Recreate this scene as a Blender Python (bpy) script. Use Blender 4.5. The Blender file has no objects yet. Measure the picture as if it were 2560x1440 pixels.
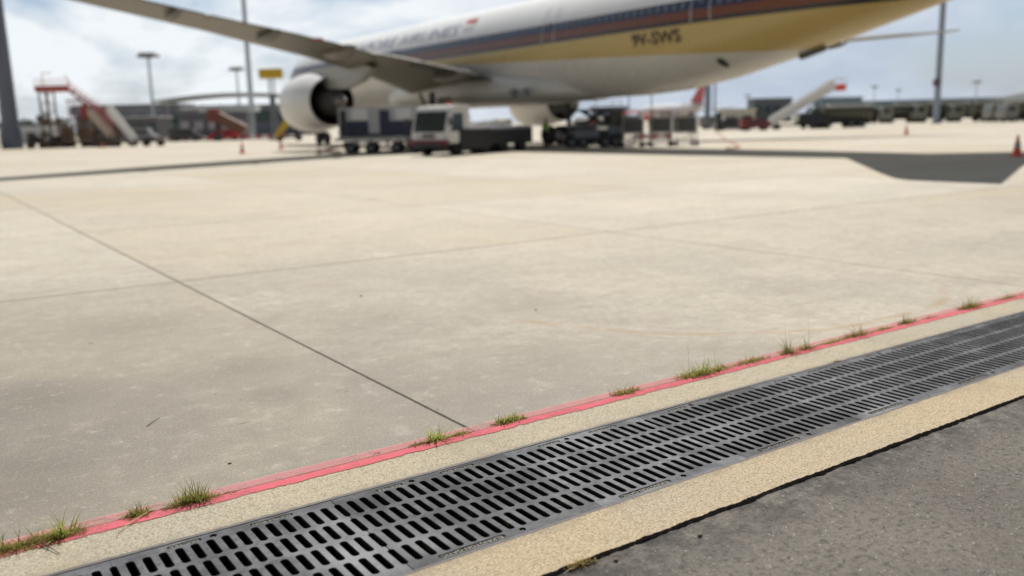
import bpy, bmesh, math, random
from mathutils import Vector, Matrix
R = math.radians
PI = math.pi
S = bpy.context.scene
COL = S.collection

# ------------------------------------------------------------------ camera
# world frame: +X runs along the drain, +Y away from it over the apron, eye 1.55 m above the ground
cam_d = bpy.data.cameras.new('camera'); cam = bpy.data.objects.new('camera', cam_d); COL.objects.link(cam)
cR = Vector((0.82411178, -0.5659397, -0.02349509)); cU = Vector((0.12232131, 0.13731504, 0.98294561)); cF = Vector((0.55306172, 0.81293101, -0.18238943))
m = Matrix((cR, cU, -cF)).transposed().to_4x4(); m.translation = (0, 0, 1.55)
cam.matrix_world = m
cam_d.sensor_width = 36; cam_d.lens = 36 * 2220 / 2560; cam_d.clip_start = 0.1; cam_d.clip_end = 20000
cam_d.dof.use_dof = True; cam_d.dof.focus_distance = 4.1; cam_d.dof.aperture_fstop = 1.12
S.camera = cam

# ------------------------------------------------------------------ sky and sun
SUN_V = Vector((0.42, 0.50, 1.0)).normalized()
SUN_EL = math.asin(SUN_V.z); SUN_AZ = math.atan2(SUN_V.x, SUN_V.y)
W = bpy.data.worlds.new('World'); S.world = W; W.use_nodes = True
wt = W.node_tree; wt.nodes.clear()
def wn(t, **k):
    n = wt.nodes.new(t)
    for a, b in k.items(): setattr(n, a, b)
    return n
wo = wn('ShaderNodeOutputWorld'); bg = wn('ShaderNodeBackground'); bg.inputs[1].default_value = 0.1
sky = wn('ShaderNodeTexSky', sky_type='NISHITA'); sky.sun_disc = False; sky.sun_elevation = SUN_EL; sky.sun_rotation = SUN_AZ
sky.air_density = 1.0; sky.dust_density = 1.5; sky.ozone_density = 1.2
tc = wn('ShaderNodeTexCoord'); mp = wn('ShaderNodeMapping'); mp.inputs['Scale'].default_value = (1, 1, 2.6); mp.inputs['Location'].default_value = (0.35, 0.1, 0.4)
n1 = wn('ShaderNodeTexNoise'); n1.inputs['Scale'].default_value = 3.4; n1.inputs['Detail'].default_value = 7; n1.inputs['Roughness'].default_value = 0.58; n1.inputs['Distortion'].default_value = 0.3
n2 = wn('ShaderNodeTexNoise'); n2.inputs['Scale'].default_value = 7.0; n2.inputs['Detail'].default_value = 6; n2.inputs['Roughness'].default_value = 0.6
r1 = wn('ShaderNodeValToRGB'); r1.color_ramp.elements[0].position = 0.36; r1.color_ramp.elements[1].position = 0.49
dot = wn('ShaderNodeVectorMath', operation='DOT_PRODUCT'); dot.inputs[1].default_value = (-0.45, 0.82, 0.35)
mr = wn('ShaderNodeMapRange'); mr.inputs['From Min'].default_value = 0.30; mr.inputs['From Max'].default_value = 0.80; mr.interpolation_type = 'SMOOTHSTEP'
addn = wn('ShaderNodeMath', operation='ADD')
r2 = wn('ShaderNodeMapRange'); r2.inputs['From Min'].default_value = 0.40; r2.inputs['From Max'].default_value = 1.05
cm = wn('ShaderNodeMix', data_type='RGBA'); cm.inputs[6].default_value = (4.7, 5.4, 6.5, 1); cm.inputs[7].default_value = (8.2, 8.6, 8.9, 1)
mx = wn('ShaderNodeMix', data_type='RGBA')
pale = wn('ShaderNodeMix', data_type='RGBA'); pale.inputs[0].default_value = 0.55; pale.inputs[7].default_value = (3.3, 4.4, 6.0, 1)
L = wt.links.new
L(tc.outputs['Generated'], mp.inputs[0]); L(mp.outputs[0], n1.inputs[0]); L(mp.outputs[0], n2.inputs[0]); L(n1.outputs[0], r1.inputs[0])
L(tc.outputs['Generated'], dot.inputs[0]); L(dot.outputs['Value'], mr.inputs[0])
L(mr.outputs[0], addn.inputs[0]); L(n2.outputs[0], addn.inputs[1]); L(addn.outputs[0], r2.inputs[0]); L(r2.outputs[0], cm.inputs[0])
L(sky.outputs[0], pale.inputs[6]); L(pale.outputs[2], mx.inputs[6]); L(cm.outputs[2], mx.inputs[7]); L(r1.outputs[0], mx.inputs[0])
sz = wn('ShaderNodeSeparateXYZ'); L(tc.outputs['Generated'], sz.inputs[0])
zf = wn('ShaderNodeMapRange'); zf.interpolation_type = 'SMOOTHSTEP'; zf.inputs[1].default_value = 0.28; zf.inputs[2].default_value = 0.75; zf.inputs[3].default_value = 1.0; zf.inputs[4].default_value = 0.42; L(sz.outputs[2], zf.inputs[0])
fd = wn('ShaderNodeVectorMath', operation='DOT_PRODUCT'); fd.inputs[1].default_value = (0.56, 0.83, 0.0); L(tc.outputs['Generated'], fd.inputs[0])
ff = wn('ShaderNodeMapRange'); ff.interpolation_type = 'SMOOTHSTEP'; ff.inputs[1].default_value = -0.2; ff.inputs[2].default_value = 0.6; ff.inputs[3].default_value = 0.45; ff.inputs[4].default_value = 1.0; L(fd.outputs['Value'], ff.inputs[0])
mf = wn('ShaderNodeMath', operation='MULTIPLY'); L(zf.outputs[0], mf.inputs[0]); L(ff.outputs[0], mf.inputs[1])
vm = wn('ShaderNodeVectorMath', operation='SCALE'); L(mx.outputs[2], vm.inputs[0]); L(mf.outputs[0], vm.inputs['Scale'])
L(vm.outputs[0], bg.inputs[0]); L(bg.outputs[0], wo.inputs[0])

sd = bpy.data.lights.new('sun', 'SUN'); sd.energy = 5.0; sd.angle = R(0.6); sd.color = (1.0, 0.95, 0.88)
so = bpy.data.objects.new('sun', sd); COL.objects.link(so); so.rotation_euler = SUN_V.to_track_quat('Z', 'Y').to_euler(); so.location = (0, 0, 60)
S.view_settings.view_transform = 'Standard'; S.view_settings.look = 'None'; S.view_settings.gamma = 1; S.view_settings.exposure = 0.12
S.render.engine = 'CYCLES'; S.cycles.use_denoising = True

# ------------------------------------------------------------------ materials
MATS = {}
def mat(name, col, rough=0.6, metal=0.0, spec=0.5, noise=0.12, nscale=3.0, bump=0.0, bscale=60, emit=None, trans=0.0):
    if name in MATS: return MATS[name]
    m = bpy.data.materials.new(name); m.use_nodes = True; t = m.node_tree; b = t.nodes['Principled BSDF']
    b.inputs['Roughness'].default_value = rough; b.inputs['Metallic'].default_value = metal; b.inputs['Specular IOR Level'].default_value = spec
    if trans: b.inputs['Transmission Weight'].default_value = trans
    if noise > 0:
        c = t.nodes.new('ShaderNodeTexCoord'); n = t.nodes.new('ShaderNodeTexNoise'); n.inputs['Scale'].default_value = nscale; n.inputs['Detail'].default_value = 5
        x = t.nodes.new('ShaderNodeMix'); x.data_type = 'RGBA'
        x.inputs[6].default_value = (*[v * (1 - noise * 1.6) for v in col], 1); x.inputs[7].default_value = (*[min(1, v * (1 + noise)) for v in col], 1)
        t.links.new(c.outputs['Object'], n.inputs[0]); t.links.new(n.outputs[0], x.inputs[0]); t.links.new(x.outputs[2], b.inputs['Base Color'])
    else: b.inputs['Base Color'].default_value = (*col, 1)
    if bump > 0:
        c = t.nodes.new('ShaderNodeTexCoord'); n = t.nodes.new('ShaderNodeTexNoise'); n.inputs['Scale'].default_value = bscale; n.inputs['Detail'].default_value = 4
        bp = t.nodes.new('ShaderNodeBump'); bp.inputs['Strength'].default_value = bump; bp.inputs['Distance'].default_value = 0.01
        t.links.new(c.outputs['Object'], n.inputs[0]); t.links.new(n.outputs[0], bp.inputs['Height']); t.links.new(bp.outputs[0], b.inputs['Normal'])
    MATS[name] = m
    return m

class NT:
    """small helper for node materials in world metres"""
    def __init__(s, name, rough=0.85, spec=0.3):
        s.m = bpy.data.materials.new(name); s.m.use_nodes = True; s.t = s.m.node_tree; s.b = s.t.nodes['Principled BSDF']
        s.b.inputs['Roughness'].default_value = rough; s.b.inputs['Specular IOR Level'].default_value = spec
        s.tc = s.t.nodes.new('ShaderNodeTexCoord'); s.P = s.tc.outputs['Object']
        x = s.t.nodes.new('ShaderNodeSeparateXYZ'); s.l(s.P, x.inputs[0]); s.X, s.Y, s.Z = x.outputs
    def l(s, a, b): s.t.links.new(a, b)
    def set(s, sock, v):
        if hasattr(v, 'is_linked') or hasattr(v, 'links'): s.l(v, sock)
        else: sock.default_value = v
    def math(s, op, a, b=0.0, c=None, clamp=False):
        n = s.t.nodes.new('ShaderNodeMath'); n.operation = op; n.use_clamp = clamp; s.set(n.inputs[0], a); s.set(n.inputs[1], b)
        if c is not None: s.set(n.inputs[2], c)
        return n.outputs[0]
    def noise(s, scale, detail=4, rough=0.55, vec=None, stretch=None, loc=None, dist=0.0):
        n = s.t.nodes.new('ShaderNodeTexNoise'); n.inputs['Scale'].default_value = scale; n.inputs['Detail'].default_value = detail; n.inputs['Roughness'].default_value = rough; n.inputs['Distortion'].default_value = dist
        v = vec or s.P
        if stretch or loc:
            mm = s.t.nodes.new('ShaderNodeMapping'); s.l(v, mm.inputs[0]); v = mm.outputs[0]
            if stretch: mm.inputs['Scale'].default_value = stretch
            if loc: mm.inputs['Location'].default_value = loc
        s.l(v, n.inputs[0]); return n.outputs[0]
    def vor(s, scale, feature='F1', out=0):
        n = s.t.nodes.new('ShaderNodeTexVoronoi'); n.inputs['Scale'].default_value = scale; n.feature = feature; s.l(s.P, n.inputs[0]); return n.outputs[out]
    def rng(s, v, a, b, c=0.0, d=1.0, smooth=False):
        n = s.t.nodes.new('ShaderNodeMapRange'); s.set(n.inputs[0], v); n.inputs[1].default_value = a; n.inputs[2].default_value = b; n.inputs[3].default_value = c; n.inputs[4].default_value = d
        if smooth: n.interpolation_type = 'SMOOTHSTEP'
        return n.outputs[0]
    def mix(s, f, a, b, mode='MIX'):
        n = s.t.nodes.new('ShaderNodeMix'); n.data_type = 'RGBA'; n.blend_type = mode; s.set(n.inputs[0], f)
        for i, c in ((6, a), (7, b)):
            if isinstance(c, tuple): n.inputs[i].default_value = (*c, 1)
            else: s.l(c, n.inputs[i])
        return n.outputs[2]
    def bump(s, h, strength=0.5, dist=0.01):
        n = s.t.nodes.new('ShaderNodeBump'); n.inputs['Strength'].default_value = strength; n.inputs['Distance'].default_value = dist; s.l(h, n.inputs['Height']); s.l(n.outputs[0], s.b.inputs['Normal'])
    def color(s, c): s.l(c, s.b.inputs['Base Color'])

def line_dist(q, coord, off, period):
    """distance in metres to the nearest line of a set spaced by period"""
    a = q.math('DIVIDE', q.math('SUBTRACT', coord, off), period)
    f = q.math('FRACT', q.math('ADD', a, 0.5))
    return q.math('MULTIPLY', q.math('ABSOLUTE', q.math('SUBTRACT', f, 0.5)), period)

# --- apron concrete, slabs of about 5.9 m
q = NT('apron_concrete', 0.78, 0.35)
cx_ = q.math('FLOOR', q.math('DIVIDE', q.math('SUBTRACT', q.X, 2.27), 5.95)); cy_ = q.math('FLOOR', q.math('DIVIDE', q.math('SUBTRACT', q.Y, 3.70), 5.86))
cv = q.t.nodes.new('ShaderNodeCombineXYZ'); q.l(cx_, cv.inputs[0]); q.l(cy_, cv.inputs[1])
wnz = q.t.nodes.new('ShaderNodeTexWhiteNoise'); wnz.noise_dimensions = '3D'; q.l(cv.outputs[0], wnz.inputs[0])
slab = wnz.outputs['Value']
big = q.noise(0.16, 4, 0.55); mid = q.noise(0.9, 6, 0.62); fine = q.noise(11, 8, 0.7); vfine = q.noise(90, 6, 0.75)
c = q.mix(slab, (0.50, 0.43, 0.305), (0.61, 0.575, 0.52))
near = q.rng(q.Y, 4.5, 13.0, 1.0, 0.15, True)             # drain-side dirt plus a lens vignette painted into the slab colour
left = q.rng(q.X, -2.0, 7.5, 1.0, 0.30, True)
dirt_vignette = q.math('MULTIPLY', near, left)
c = q.mix(q.rng(big, 0.40, 0.60, 0, 0.5), c, (0.62, 0.58, 0.50))
pa = q.noise(0.42, 8, 0.62, loc=(4.2, 1.7, 0), dist=0.6); pb = q.noise(1.5, 8, 0.66, loc=(9.1, 3.3, 0), dist=0.4); pc = q.noise(4.2, 7, 0.7)
c = q.mix(q.math('MULTIPLY', q.rng(pa, 0.40, 0.60), q.rng(dirt_vignette, 0, 1, 0.30, 0.9)), c, (0.37, 0.355, 0.32))
c = q.mix(q.math('MULTIPLY', q.rng(pb, 0.47, 0.66), q.rng(dirt_vignette, 0, 1, 0.35, 0.75)), c, (0.40, 0.345, 0.275))
c = q.mix(q.math('MULTIPLY', q.rng(pc, 0.50, 0.68), q.rng(dirt_vignette, 0, 1, 0.30, 0.70)), c, (0.30, 0.275, 0.235))
c = q.mix(q.math('MULTIPLY', dirt_vignette, 0.78), c, (0.205, 0.190, 0.170))
c = q.mix(q.math('MULTIPLY', q.rng(pc, 0.46, 0.34), q.rng(dirt_vignette, 0, 1, 0.30, 0.42)), c, (0.56, 0.52, 0.46))
def blot(cx0, cy0, rad, strength, col):
    global c
    dx = q.math('SUBTRACT', q.X, cx0); dy = q.math('SUBTRACT', q.Y, cy0)
    d = q.math('SQRT', q.math('ADD', q.math('MULTIPLY', dx, dx), q.math('MULTIPLY', dy, dy)))
    d = q.math('ADD', d, q.math('MULTIPLY', q.math('SUBTRACT', pc, 0.5), rad * 1.6)); d = q.math('ADD', d, q.math('MULTIPLY', q.math('SUBTRACT', pb, 0.5), rad * 1.5))
    c = q.mix(q.math('MULTIPLY', q.rng(d, rad, rad * 0.2, 0, strength, True), q.rng(fine, 0.35, 0.6, 0.5, 1)), c, col)
for bx in ((0.42, 5.85, 0.60, 0.55), (0.22, 4.55, 0.50, 0.60), (0.35, 4.05, 0.35, 0.4), (1.65, 4.98, 0.28, 0.5), (1.75, 5.75, 0.42, 0.45), (1.4, 7.6, 0.8, 0.35), (2.9, 6.6, 0.7, 0.25), (3.3, 4.6, 0.5, 0.22), (-0.3, 6.4, 0.7, 0.4)): blot(*bx, (0.135, 0.122, 0.105))
# long soft rubbing marks
c = q.mix(q.rng(q.noise(0.5, 5, 0.6, stretch=(0.35, 2.4, 1)), 0.54, 0.68, 0, 0.35), c, (0.36, 0.32, 0.27))
c = q.mix(q.rng(q.noise(0.8, 6, 0.7, stretch=(2.6, 0.5, 1), loc=(2, 8, 0)), 0.60, 0.70, 0, 0.40), c, (0.70, 0.65, 0.58))
c = q.mix(q.rng(fine, 0.48, 0.64, 0, 0.55), c, (0.33, 0.29, 0.235))
c = q.mix(q.rng(fine, 0.44, 0.28, 0, 0.45), c, (0.72, 0.67, 0.58))
c = q.mix(q.rng(vfine, 0.49, 0.58, 0, 0.50), c, (0.25, 0.22, 0.18)); c = q.mix(q.rng(vfine, 0.46, 0.39, 0, 0.35), c, (0.70, 0.66, 0.58)); v3 = q.noise(34, 7, 0.8, loc=(3, 9, 0)); c = q.mix(q.rng(v3, 0.54, 0.63, 0, 0.45), c, (0.25, 0.22, 0.18))
sp = q.vor(4.5); spn = q.noise(3.0, 2)
c = q.mix(q.math('MULTIPLY', q.rng(sp, 0.060, 0.03), q.rng(spn, 0.53, 0.60)), c, (0.07, 0.055, 0.04))
sp2 = q.vor(1.3)
c = q.mix(q.math('MULTIPLY', q.rng(sp2, 0.026, 0.014), 0.9), c, (0.05, 0.04, 0.03))
# dark flecks drawn out along the slab
fl = q.noise(9, 3, 0.6, stretch=(0.45, 2.0, 1), loc=(5, 5, 0))
c = q.mix(q.math('MULTIPLY', q.rng(fl, 0.70, 0.74), q.rng(dirt_vignette, 0, 1, 0.3, 0.8)), c, (0.12, 0.10, 0.08))
# tyre arcs
def arc(cx0, cy0, rad, wid, strength, col, seed, ax=0.0, ay=-1.0, cosw=0.2):
    global c
    dx = q.math('SUBTRACT', q.X, cx0); dy = q.math('SUBTRACT', q.Y, cy0)
    d = q.math('SQRT', q.math('ADD', q.math('MULTIPLY', dx, dx), q.math('MULTIPLY', dy, dy)))
    d = q.math('ADD', d, q.math('MULTIPLY', q.math('SUBTRACT', q.noise(0.9, 3, loc=(seed, 0, 0)), 0.5), 0.35))
    e = q.math('ABSOLUTE', q.math('SUBTRACT', d, rad))
    f = q.math('MULTIPLY', q.rng(e, wid, 0.0, 0, strength, True), q.rng(q.noise(2.2, 6, 0.7, loc=(0, seed, 0)), 0.42, 0.6))
    sect = q.math('DIVIDE', q.math('ADD', q.math('MULTIPLY', dx, ax), q.math('MULTIPLY', dy, ay)), q.math('ADD', d, 0.01))
    f = q.math('MULTIPLY', f, q.rng(sect, cosw, cosw + 0.25, 0, 1, True))
    c = q.mix(f, c, col)
arc(6.3, 6.25, 2.40, 0.07, 0.75, (0.36, 0.255, 0.15), 3, -0.35, -0.93, 0.35)
arc(3.0, 15.6, 4.1, 0.14, 0.45, (0.36, 0.31, 0.25), 7, 0.0, -1.0, 0.3)
arc(-2.0, 13.0, 3.9, 0.12, 0.40, (0.37, 0.32, 0.26), 11, 0.9, -0.4, 0.4)
arc(0.2, 9.9, 2.2, 0.10, 0.3, (0.37, 0.32, 0.26), 21, -0.6, 0.8, 0.5)
arc(10.5, 23.0, 9.0, 0.20, 0.35, (0.38, 0.33, 0.27), 14, -0.3, -0.95, 0.5)
# joints
wob = q.math('MULTIPLY', q.math('SUBTRACT', q.noise(26, 4, 0.7), 0.5), 0.010)
jn = q.noise(7, 5, 0.75)
dX = q.math('ADD', line_dist(q, q.X, 2.27, 5.95), wob); dY = q.math('ADD', line_dist(q, q.Y, 3.70, 5.86), wob)
main = q.rng(q.math('ABSOLUTE', q.math('SUBTRACT', q.X, 2.27)), 0.5, 0.6, 1, 0)
wX = q.math('ADD', q.math('ADD', 0.0080, q.math('MULTIPLY', main, 0.0020)), q.math('MULTIPLY', q.rng(jn, 0.55, 0.75), 0.006))
jX = q.math('LESS_THAN', dX, wX)
wY = q.math('ADD', 0.0125, q.math('MULTIPLY', q.rng(jn, 0.55, 0.75), 0.004)); jY = q.math('LESS_THAN', dY, wY)
halo = q.math('MAXIMUM', q.rng(dX, 0.07, 0.0, 0, 0.35), q.rng(dY, 0.10, 0.0, 0, 0.35))
c = q.mix(q.math('MULTIPLY', halo, q.rng(mid, 0.35, 0.6)), c, (0.33, 0.28, 0.22))
jt = q.math('MAXIMUM', q.math('MULTIPLY', jX, q.rng(main, 0, 1, 0.8, 0.95)), q.math('MULTIPLY', jY, q.rng(q.noise(1.1, 3), 0.35, 0.6, 0.8, 1.0)))
c = q.mix(jt, c, (0.020, 0.012, 0.008))
c = q.mix(1.0, c, (0.93, 0.915, 0.87), 'MULTIPLY')
vignette_grime = q.math('MULTIPLY', dirt_vignette, q.rng(pa, 0.3, 0.65, 0.55, 1.0))
c = q.mix(vignette_grime, c, q.mix(1.0, c, (0.66, 0.67, 0.69), 'MULTIPLY'))  # darkens the near left again: dirt and painted vignette together
q.color(c)
q.bump(q.math('SUBTRACT', q.math('ADD', q.math('MULTIPLY', fine, 0.5), q.math('MULTIPLY', vfine, 0.5)), q.math('MULTIPLY', jt, 1.5)), 0.35, 0.004)
M_APRON = q.m

# --- exposed aggregate concrete round the drain
def surround(name, a, b, stain):
    q = NT(name, 0.9, 0.25)
    n1 = q.noise(3.0, 7, 0.7); n2 = q.noise(26, 7, 0.78); n3 = q.noise(95, 5, 0.8); v = q.vor(45)
    c = q.mix(q.rng(n1, 0.35, 0.65), a, b); c = q.mix(q.rng(q.noise(0.7, 6, 0.65, loc=(6, 2, 0)), 0.45, 0.65, 0, 0.45), c, (0.43, 0.40, 0.34))
    c = q.mix(q.rng(n2, 0.49, 0.62, 0, 0.75), c, stain)
    c = q.mix(q.rng(n3, 0.52, 0.62, 0, 0.85), c, tuple(x * 0.5 for x in stain))
    c = q.mix(q.rng(n3, 0.46, 0.36, 0, 0.75), c, (0.86, 0.78, 0.62))
    c = q.mix(q.math('MULTIPLY', q.rng(v, 0.16, 0.08), q.rng(q.noise(14, 3), 0.52, 0.60)), c, (0.12, 0.085, 0.05))
    c = q.mix(q.rng(q.noise(1.1, 7, 0.7, loc=(3, 1, 0)), 0.52, 0.68, 0, 0.5), c, stain)
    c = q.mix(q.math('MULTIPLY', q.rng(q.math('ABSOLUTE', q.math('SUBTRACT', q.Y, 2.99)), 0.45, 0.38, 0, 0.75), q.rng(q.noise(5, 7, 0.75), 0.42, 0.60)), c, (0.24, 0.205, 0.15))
    c = q.mix(1.0, c, (0.80, 0.82, 0.87), 'MULTIPLY')
    q.color(c); q.bump(q.math('ADD', n2, n3), 0.7, 0.006); return q.m
M_SURA = surround('surround_concrete', (0.50, 0.43, 0.31), (0.56, 0.475, 0.32), (0.33, 0.28, 0.19))
M_SURB = surround('surround_sandy_concrete', (0.53, 0.425, 0.275), (0.58, 0.45, 0.275), (0.38, 0.285, 0.17))

# --- asphalt
q = NT('asphalt', 0.85, 0.4)
n1 = q.noise(0.8, 5, 0.6); n2 = q.noise(34, 7, 0.8); n3 = q.noise(110, 5, 0.8); v = q.vor(48)
c = q.mix(q.rng(n1, 0.35, 0.65), (0.165, 0.147, 0.128), (0.235, 0.213, 0.186))
c = q.mix(q.rng(n2, 0.49, 0.62, 0, 0.8), c, (0.055, 0.050, 0.047)); c = q.mix(q.rng(n3, 0.46, 0.36, 0, 0.85), c, (0.36, 0.33, 0.285))
c = q.mix(q.math('MULTIPLY', q.rng(v, 0.24, 0.12), q.rng(q.noise(30, 2), 0.52, 0.60)), c, (0.52, 0.49, 0.43))
c = q.mix(q.math('MULTIPLY', q.rng(q.Y, 1.95, 2.28, 0, 0.85), q.rng(q.noise(5, 7, 0.75), 0.42, 0.58)), c, (0.05, 0.046, 0.042))
q.color(c); q.bump(q.math('ADD', q.math('MULTIPLY', n2, 1.2), n3), 1.0, 0.010); M_ASPH = q.m

# --- worn red paint
def paint(name, lo, hi, wear, col, opac=0.96):
    q = NT(name, 0.8, 0.12)
    n2 = q.noise(20, 6, 0.7); n3 = q.noise(4, 4, 0.6)
    c = q.mix(q.rng(n3, 0.35, 0.65), col, tuple(min(1, x * 1.12) for x in col)); c = q.mix(q.rng(n2, 0.55, 0.75, 0, 0.5), c, (0.45, 0.30, 0.25))
    q.color(c)
    e = q.math('MINIMUM', q.math('SUBTRACT', q.Y, lo), q.math('SUBTRACT', hi, q.Y))
    a = q.math('ADD', q.math('MULTIPLY', e, 60), q.math('MULTIPLY', q.math('SUBTRACT', q.noise(9, 7, 0.75), 0.5), 4.0))
    a = q.rng(a, 0.0, 0.3)
    w = q.math('SUBTRACT', 1.0, q.rng(q.math('ADD', q.math('MULTIPLY', q.noise(55, 5, 0.8), 0.45), q.math('MULTIPLY', q.noise(2.3, 6, 0.72), 0.55)), 0.495, 0.60, 0, wear))
    q.l(q.math('MULTIPLY', q.math('MULTIPLY', a, w), opac), q.b.inputs['Alpha']); return q.m
M_RED1 = paint('red_paint_fresh', 3.634, 3.7130, 0.60, (0.50, 0.112, 0.138))
M_RED2 = paint('red_paint_faded', 3.706, 3.790, 1.0, (0.52, 0.235, 0.235), 0.66)

# --- cast iron
q = NT('cast_iron', 0.5, 0.3)
gi = q.t.nodes.new('ShaderNodeNewGeometry'); wp = gi.outputs['Position']
n1 = q.noise(3.5, 6, 0.65, vec=wp); n2 = q.noise(30, 6, 0.7, vec=wp); n3 = q.noise(1.1, 3, 0.5, vec=wp)
c = q.mix(q.rng(n1, 0.38, 0.62), (0.055, 0.057, 0.066), (0.150, 0.156, 0.172)); c = q.mix(q.rng(n2, 0.48, 0.62, 0, 0.7), c, (0.045, 0.045, 0.048))
c = q.mix(q.rng(n3, 0.55, 0.7, 0, 0.6), c, (0.34, 0.355, 0.375))
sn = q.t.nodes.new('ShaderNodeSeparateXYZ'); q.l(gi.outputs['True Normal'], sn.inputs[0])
c = q.mix(q.rng(sn.outputs[2], 0.25, 0.05), c, (0.012, 0.011, 0.010))   # shade inside the slots, painted onto the steep faces
oi = q.t.nodes.new('ShaderNodeObjectInfo'); k_ = q.rng(oi.outputs['Random'], 0, 1, 0.42, 0.92); cc = q.t.nodes.new('ShaderNodeCombineXYZ'); [q.l(k_, cc.inputs[i]) for i in range(3)]
c = q.mix(1.0, c, cc.outputs[0], 'MULTIPLY')
c = q.mix(q.math('MULTIPLY', q.rng(q.noise(7, 6, 0.75, vec=wp), 0.57, 0.68), 0.45), c, (0.16, 0.135, 0.10))
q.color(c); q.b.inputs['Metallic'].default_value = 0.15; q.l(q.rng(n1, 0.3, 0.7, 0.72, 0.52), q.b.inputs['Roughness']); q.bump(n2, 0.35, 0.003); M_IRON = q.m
M_IRON_F = mat('frame_iron', (0.12, 0.108, 0.105), 0.7, 0.1, noise=0.35, nscale=25)
M_PLATE = mat('nameplate_recess', (0.05, 0.046, 0.036), 0.9, noise=0.3, nscale=60)
M_LETTER = mat('raised_letters', (0.17, 0.165, 0.14), 0.7, 0.2, noise=0.2, nscale=60)
M_RUST = mat('rusty_bolt', (0.14, 0.085, 0.045), 0.8, noise=0.4, nscale=80)
M_DIRT = mat('crack_dirt', (0.055, 0.035, 0.022), 1.0, noise=0.4, nscale=40, bump=0.8)
q = NT('crack_dirt_and_paint', 1.0, 0.1)
q.color(q.mix(q.rng(q.noise(5, 6, 0.75), 0.47, 0.55), (0.40, 0.085, 0.09), (0.05, 0.033, 0.022))); M_CRACK = q.m
M_TAR = mat('bitumen', (0.007, 0.006, 0.006), 1.0, 0.0, 0.02, noise=0.3, nscale=30, bump=0.8)
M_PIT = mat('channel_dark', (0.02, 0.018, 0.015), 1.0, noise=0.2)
M_GRASS = mat('grass_green', (0.10, 0.155, 0.025), 0.6, noise=0.35, nscale=40)
M_GRASS2 = mat('grass_light', (0.22, 0.30, 0.06), 0.6, noise=0.3, nscale=40)
M_DRY = mat('grass_dry', (0.26, 0.16, 0.06), 0.8, noise=0.35, nscale=40)
M_STRAW = mat('straw', (0.62, 0.50, 0.28), 0.7, noise=0.2, nscale=30)
def leafmat(name, col):
    m = bpy.data.materials.new(name); m.use_nodes = True; t = m.node_tree; t.nodes.remove(t.nodes['Principled BSDF']); o = t.nodes['Material Output']
    d = t.nodes.new('ShaderNodeBsdfDiffuse'); r = t.nodes.new('ShaderNodeBsdfTranslucent'); x = t.nodes.new('ShaderNodeMixShader'); x.inputs[0].default_value = 0.45
    c_ = t.nodes.new('ShaderNodeTexCoord'); n = t.nodes.new('ShaderNodeTexNoise'); n.inputs['Scale'].default_value = 45; mxx = t.nodes.new('ShaderNodeMix'); mxx.data_type = 'RGBA'
    mxx.inputs[6].default_value = (*[v * 0.55 for v in col], 1); mxx.inputs[7].default_value = (*[min(1, v * 1.35) for v in col], 1)
    t.links.new(c_.outputs['Object'], n.inputs[0]); t.links.new(n.outputs[0], mxx.inputs[0]); t.links.new(mxx.outputs[2], d.inputs[0]); t.links.new(mxx.outputs[2], r.inputs[0])
    t.links.new(d.outputs[0], x.inputs[1]); t.links.new(r.outputs[0], x.inputs[2]); t.links.new(x.outputs[0], o.inputs[0]); return m
M_GRASS = leafmat('grass_green_blade', (0.25, 0.26, 0.065)); M_GRASS2 = leafmat('grass_light_blade', (0.42, 0.46, 0.13)); M_DRY = leafmat('grass_dry_blade', (0.36, 0.235, 0.11)); M_STRAW = leafmat('straw_blade', (0.75, 0.64, 0.40))
M_ROOT = mat('root_soil', (0.07, 0.045, 0.025), 1.0, noise=0.4, nscale=60)
M_TWIG = mat('twig', (0.10, 0.06, 0.035), 0.9, noise=0.3, nscale=50)
# plain kit
WHITE = mat('white_paint', (0.78, 0.78, 0.76), 0.35, noise=0.06, nscale=1.5)
DWHITE = mat('dull_white_paint', (0.55, 0.55, 0.54), 0.5, noise=0.12, nscale=2)
NAVY = mat('navy_paint', (0.018, 0.024, 0.065), 0.4, noise=0.15)
BLACK = mat('black_rubber', (0.014, 0.014, 0.016), 0.75, noise=0.2, nscale=8)
DARK = mat('dark_steel', (0.035, 0.037, 0.042), 0.55, 0.2, noise=0.25)
GREY = mat('grey_steel', (0.20, 0.215, 0.23), 0.5, 0.2, noise=0.2)
LGREY = mat('light_grey_steel', (0.42, 0.43, 0.44), 0.5, noise=0.15)
POLE = mat('galvanised_pole', (0.155, 0.175, 0.225), 0.6, 0.1, noise=0.15, nscale=0.6)
POLE2 = mat('pale_pole', (0.50, 0.58, 0.66), 0.6, noise=0.1)
BROWN = mat('rusty_steel', (0.20, 0.13, 0.085), 0.8, noise=0.35, nscale=2)
RED = mat('red_paint', (0.52, 0.03, 0.035), 0.45, noise=0.15)
DRED = mat('dark_red_paint', (0.20, 0.012, 0.022), 0.5, noise=0.15)
ORANGE = mat('orange_plastic', (0.85, 0.11, 0.04), 0.5, noise=0.12)
AMBER = mat('amber_paint', (0.72, 0.27, 0.03), 0.5, noise=0.1)
YELLOW = mat('yellow_paint', (0.62, 0.40, 0.02), 0.5, noise=0.1)
GLASS = mat('tinted_glass', (0.02, 0.035, 0.038), 0.08, 0.0, 0.8, noise=0.0)
GGLASS = mat('green_glass', (0.018, 0.075, 0.06), 0.12, 0.0, 0.8, noise=0.3, nscale=0.2)
HIVIS = mat('hi_vis_green', (0.30, 0.78, 0.03), 0.7, noise=0.1)
CLOTH = mat('dark_cloth', (0.015, 0.016, 0.024), 0.9, noise=0.2)
SKIN = mat('skin', (0.23, 0.12, 0.075), 0.6, noise=0.05)
HAIR = mat('black_hair', (0.01, 0.009, 0.008), 0.7, noise=0.1)
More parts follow.
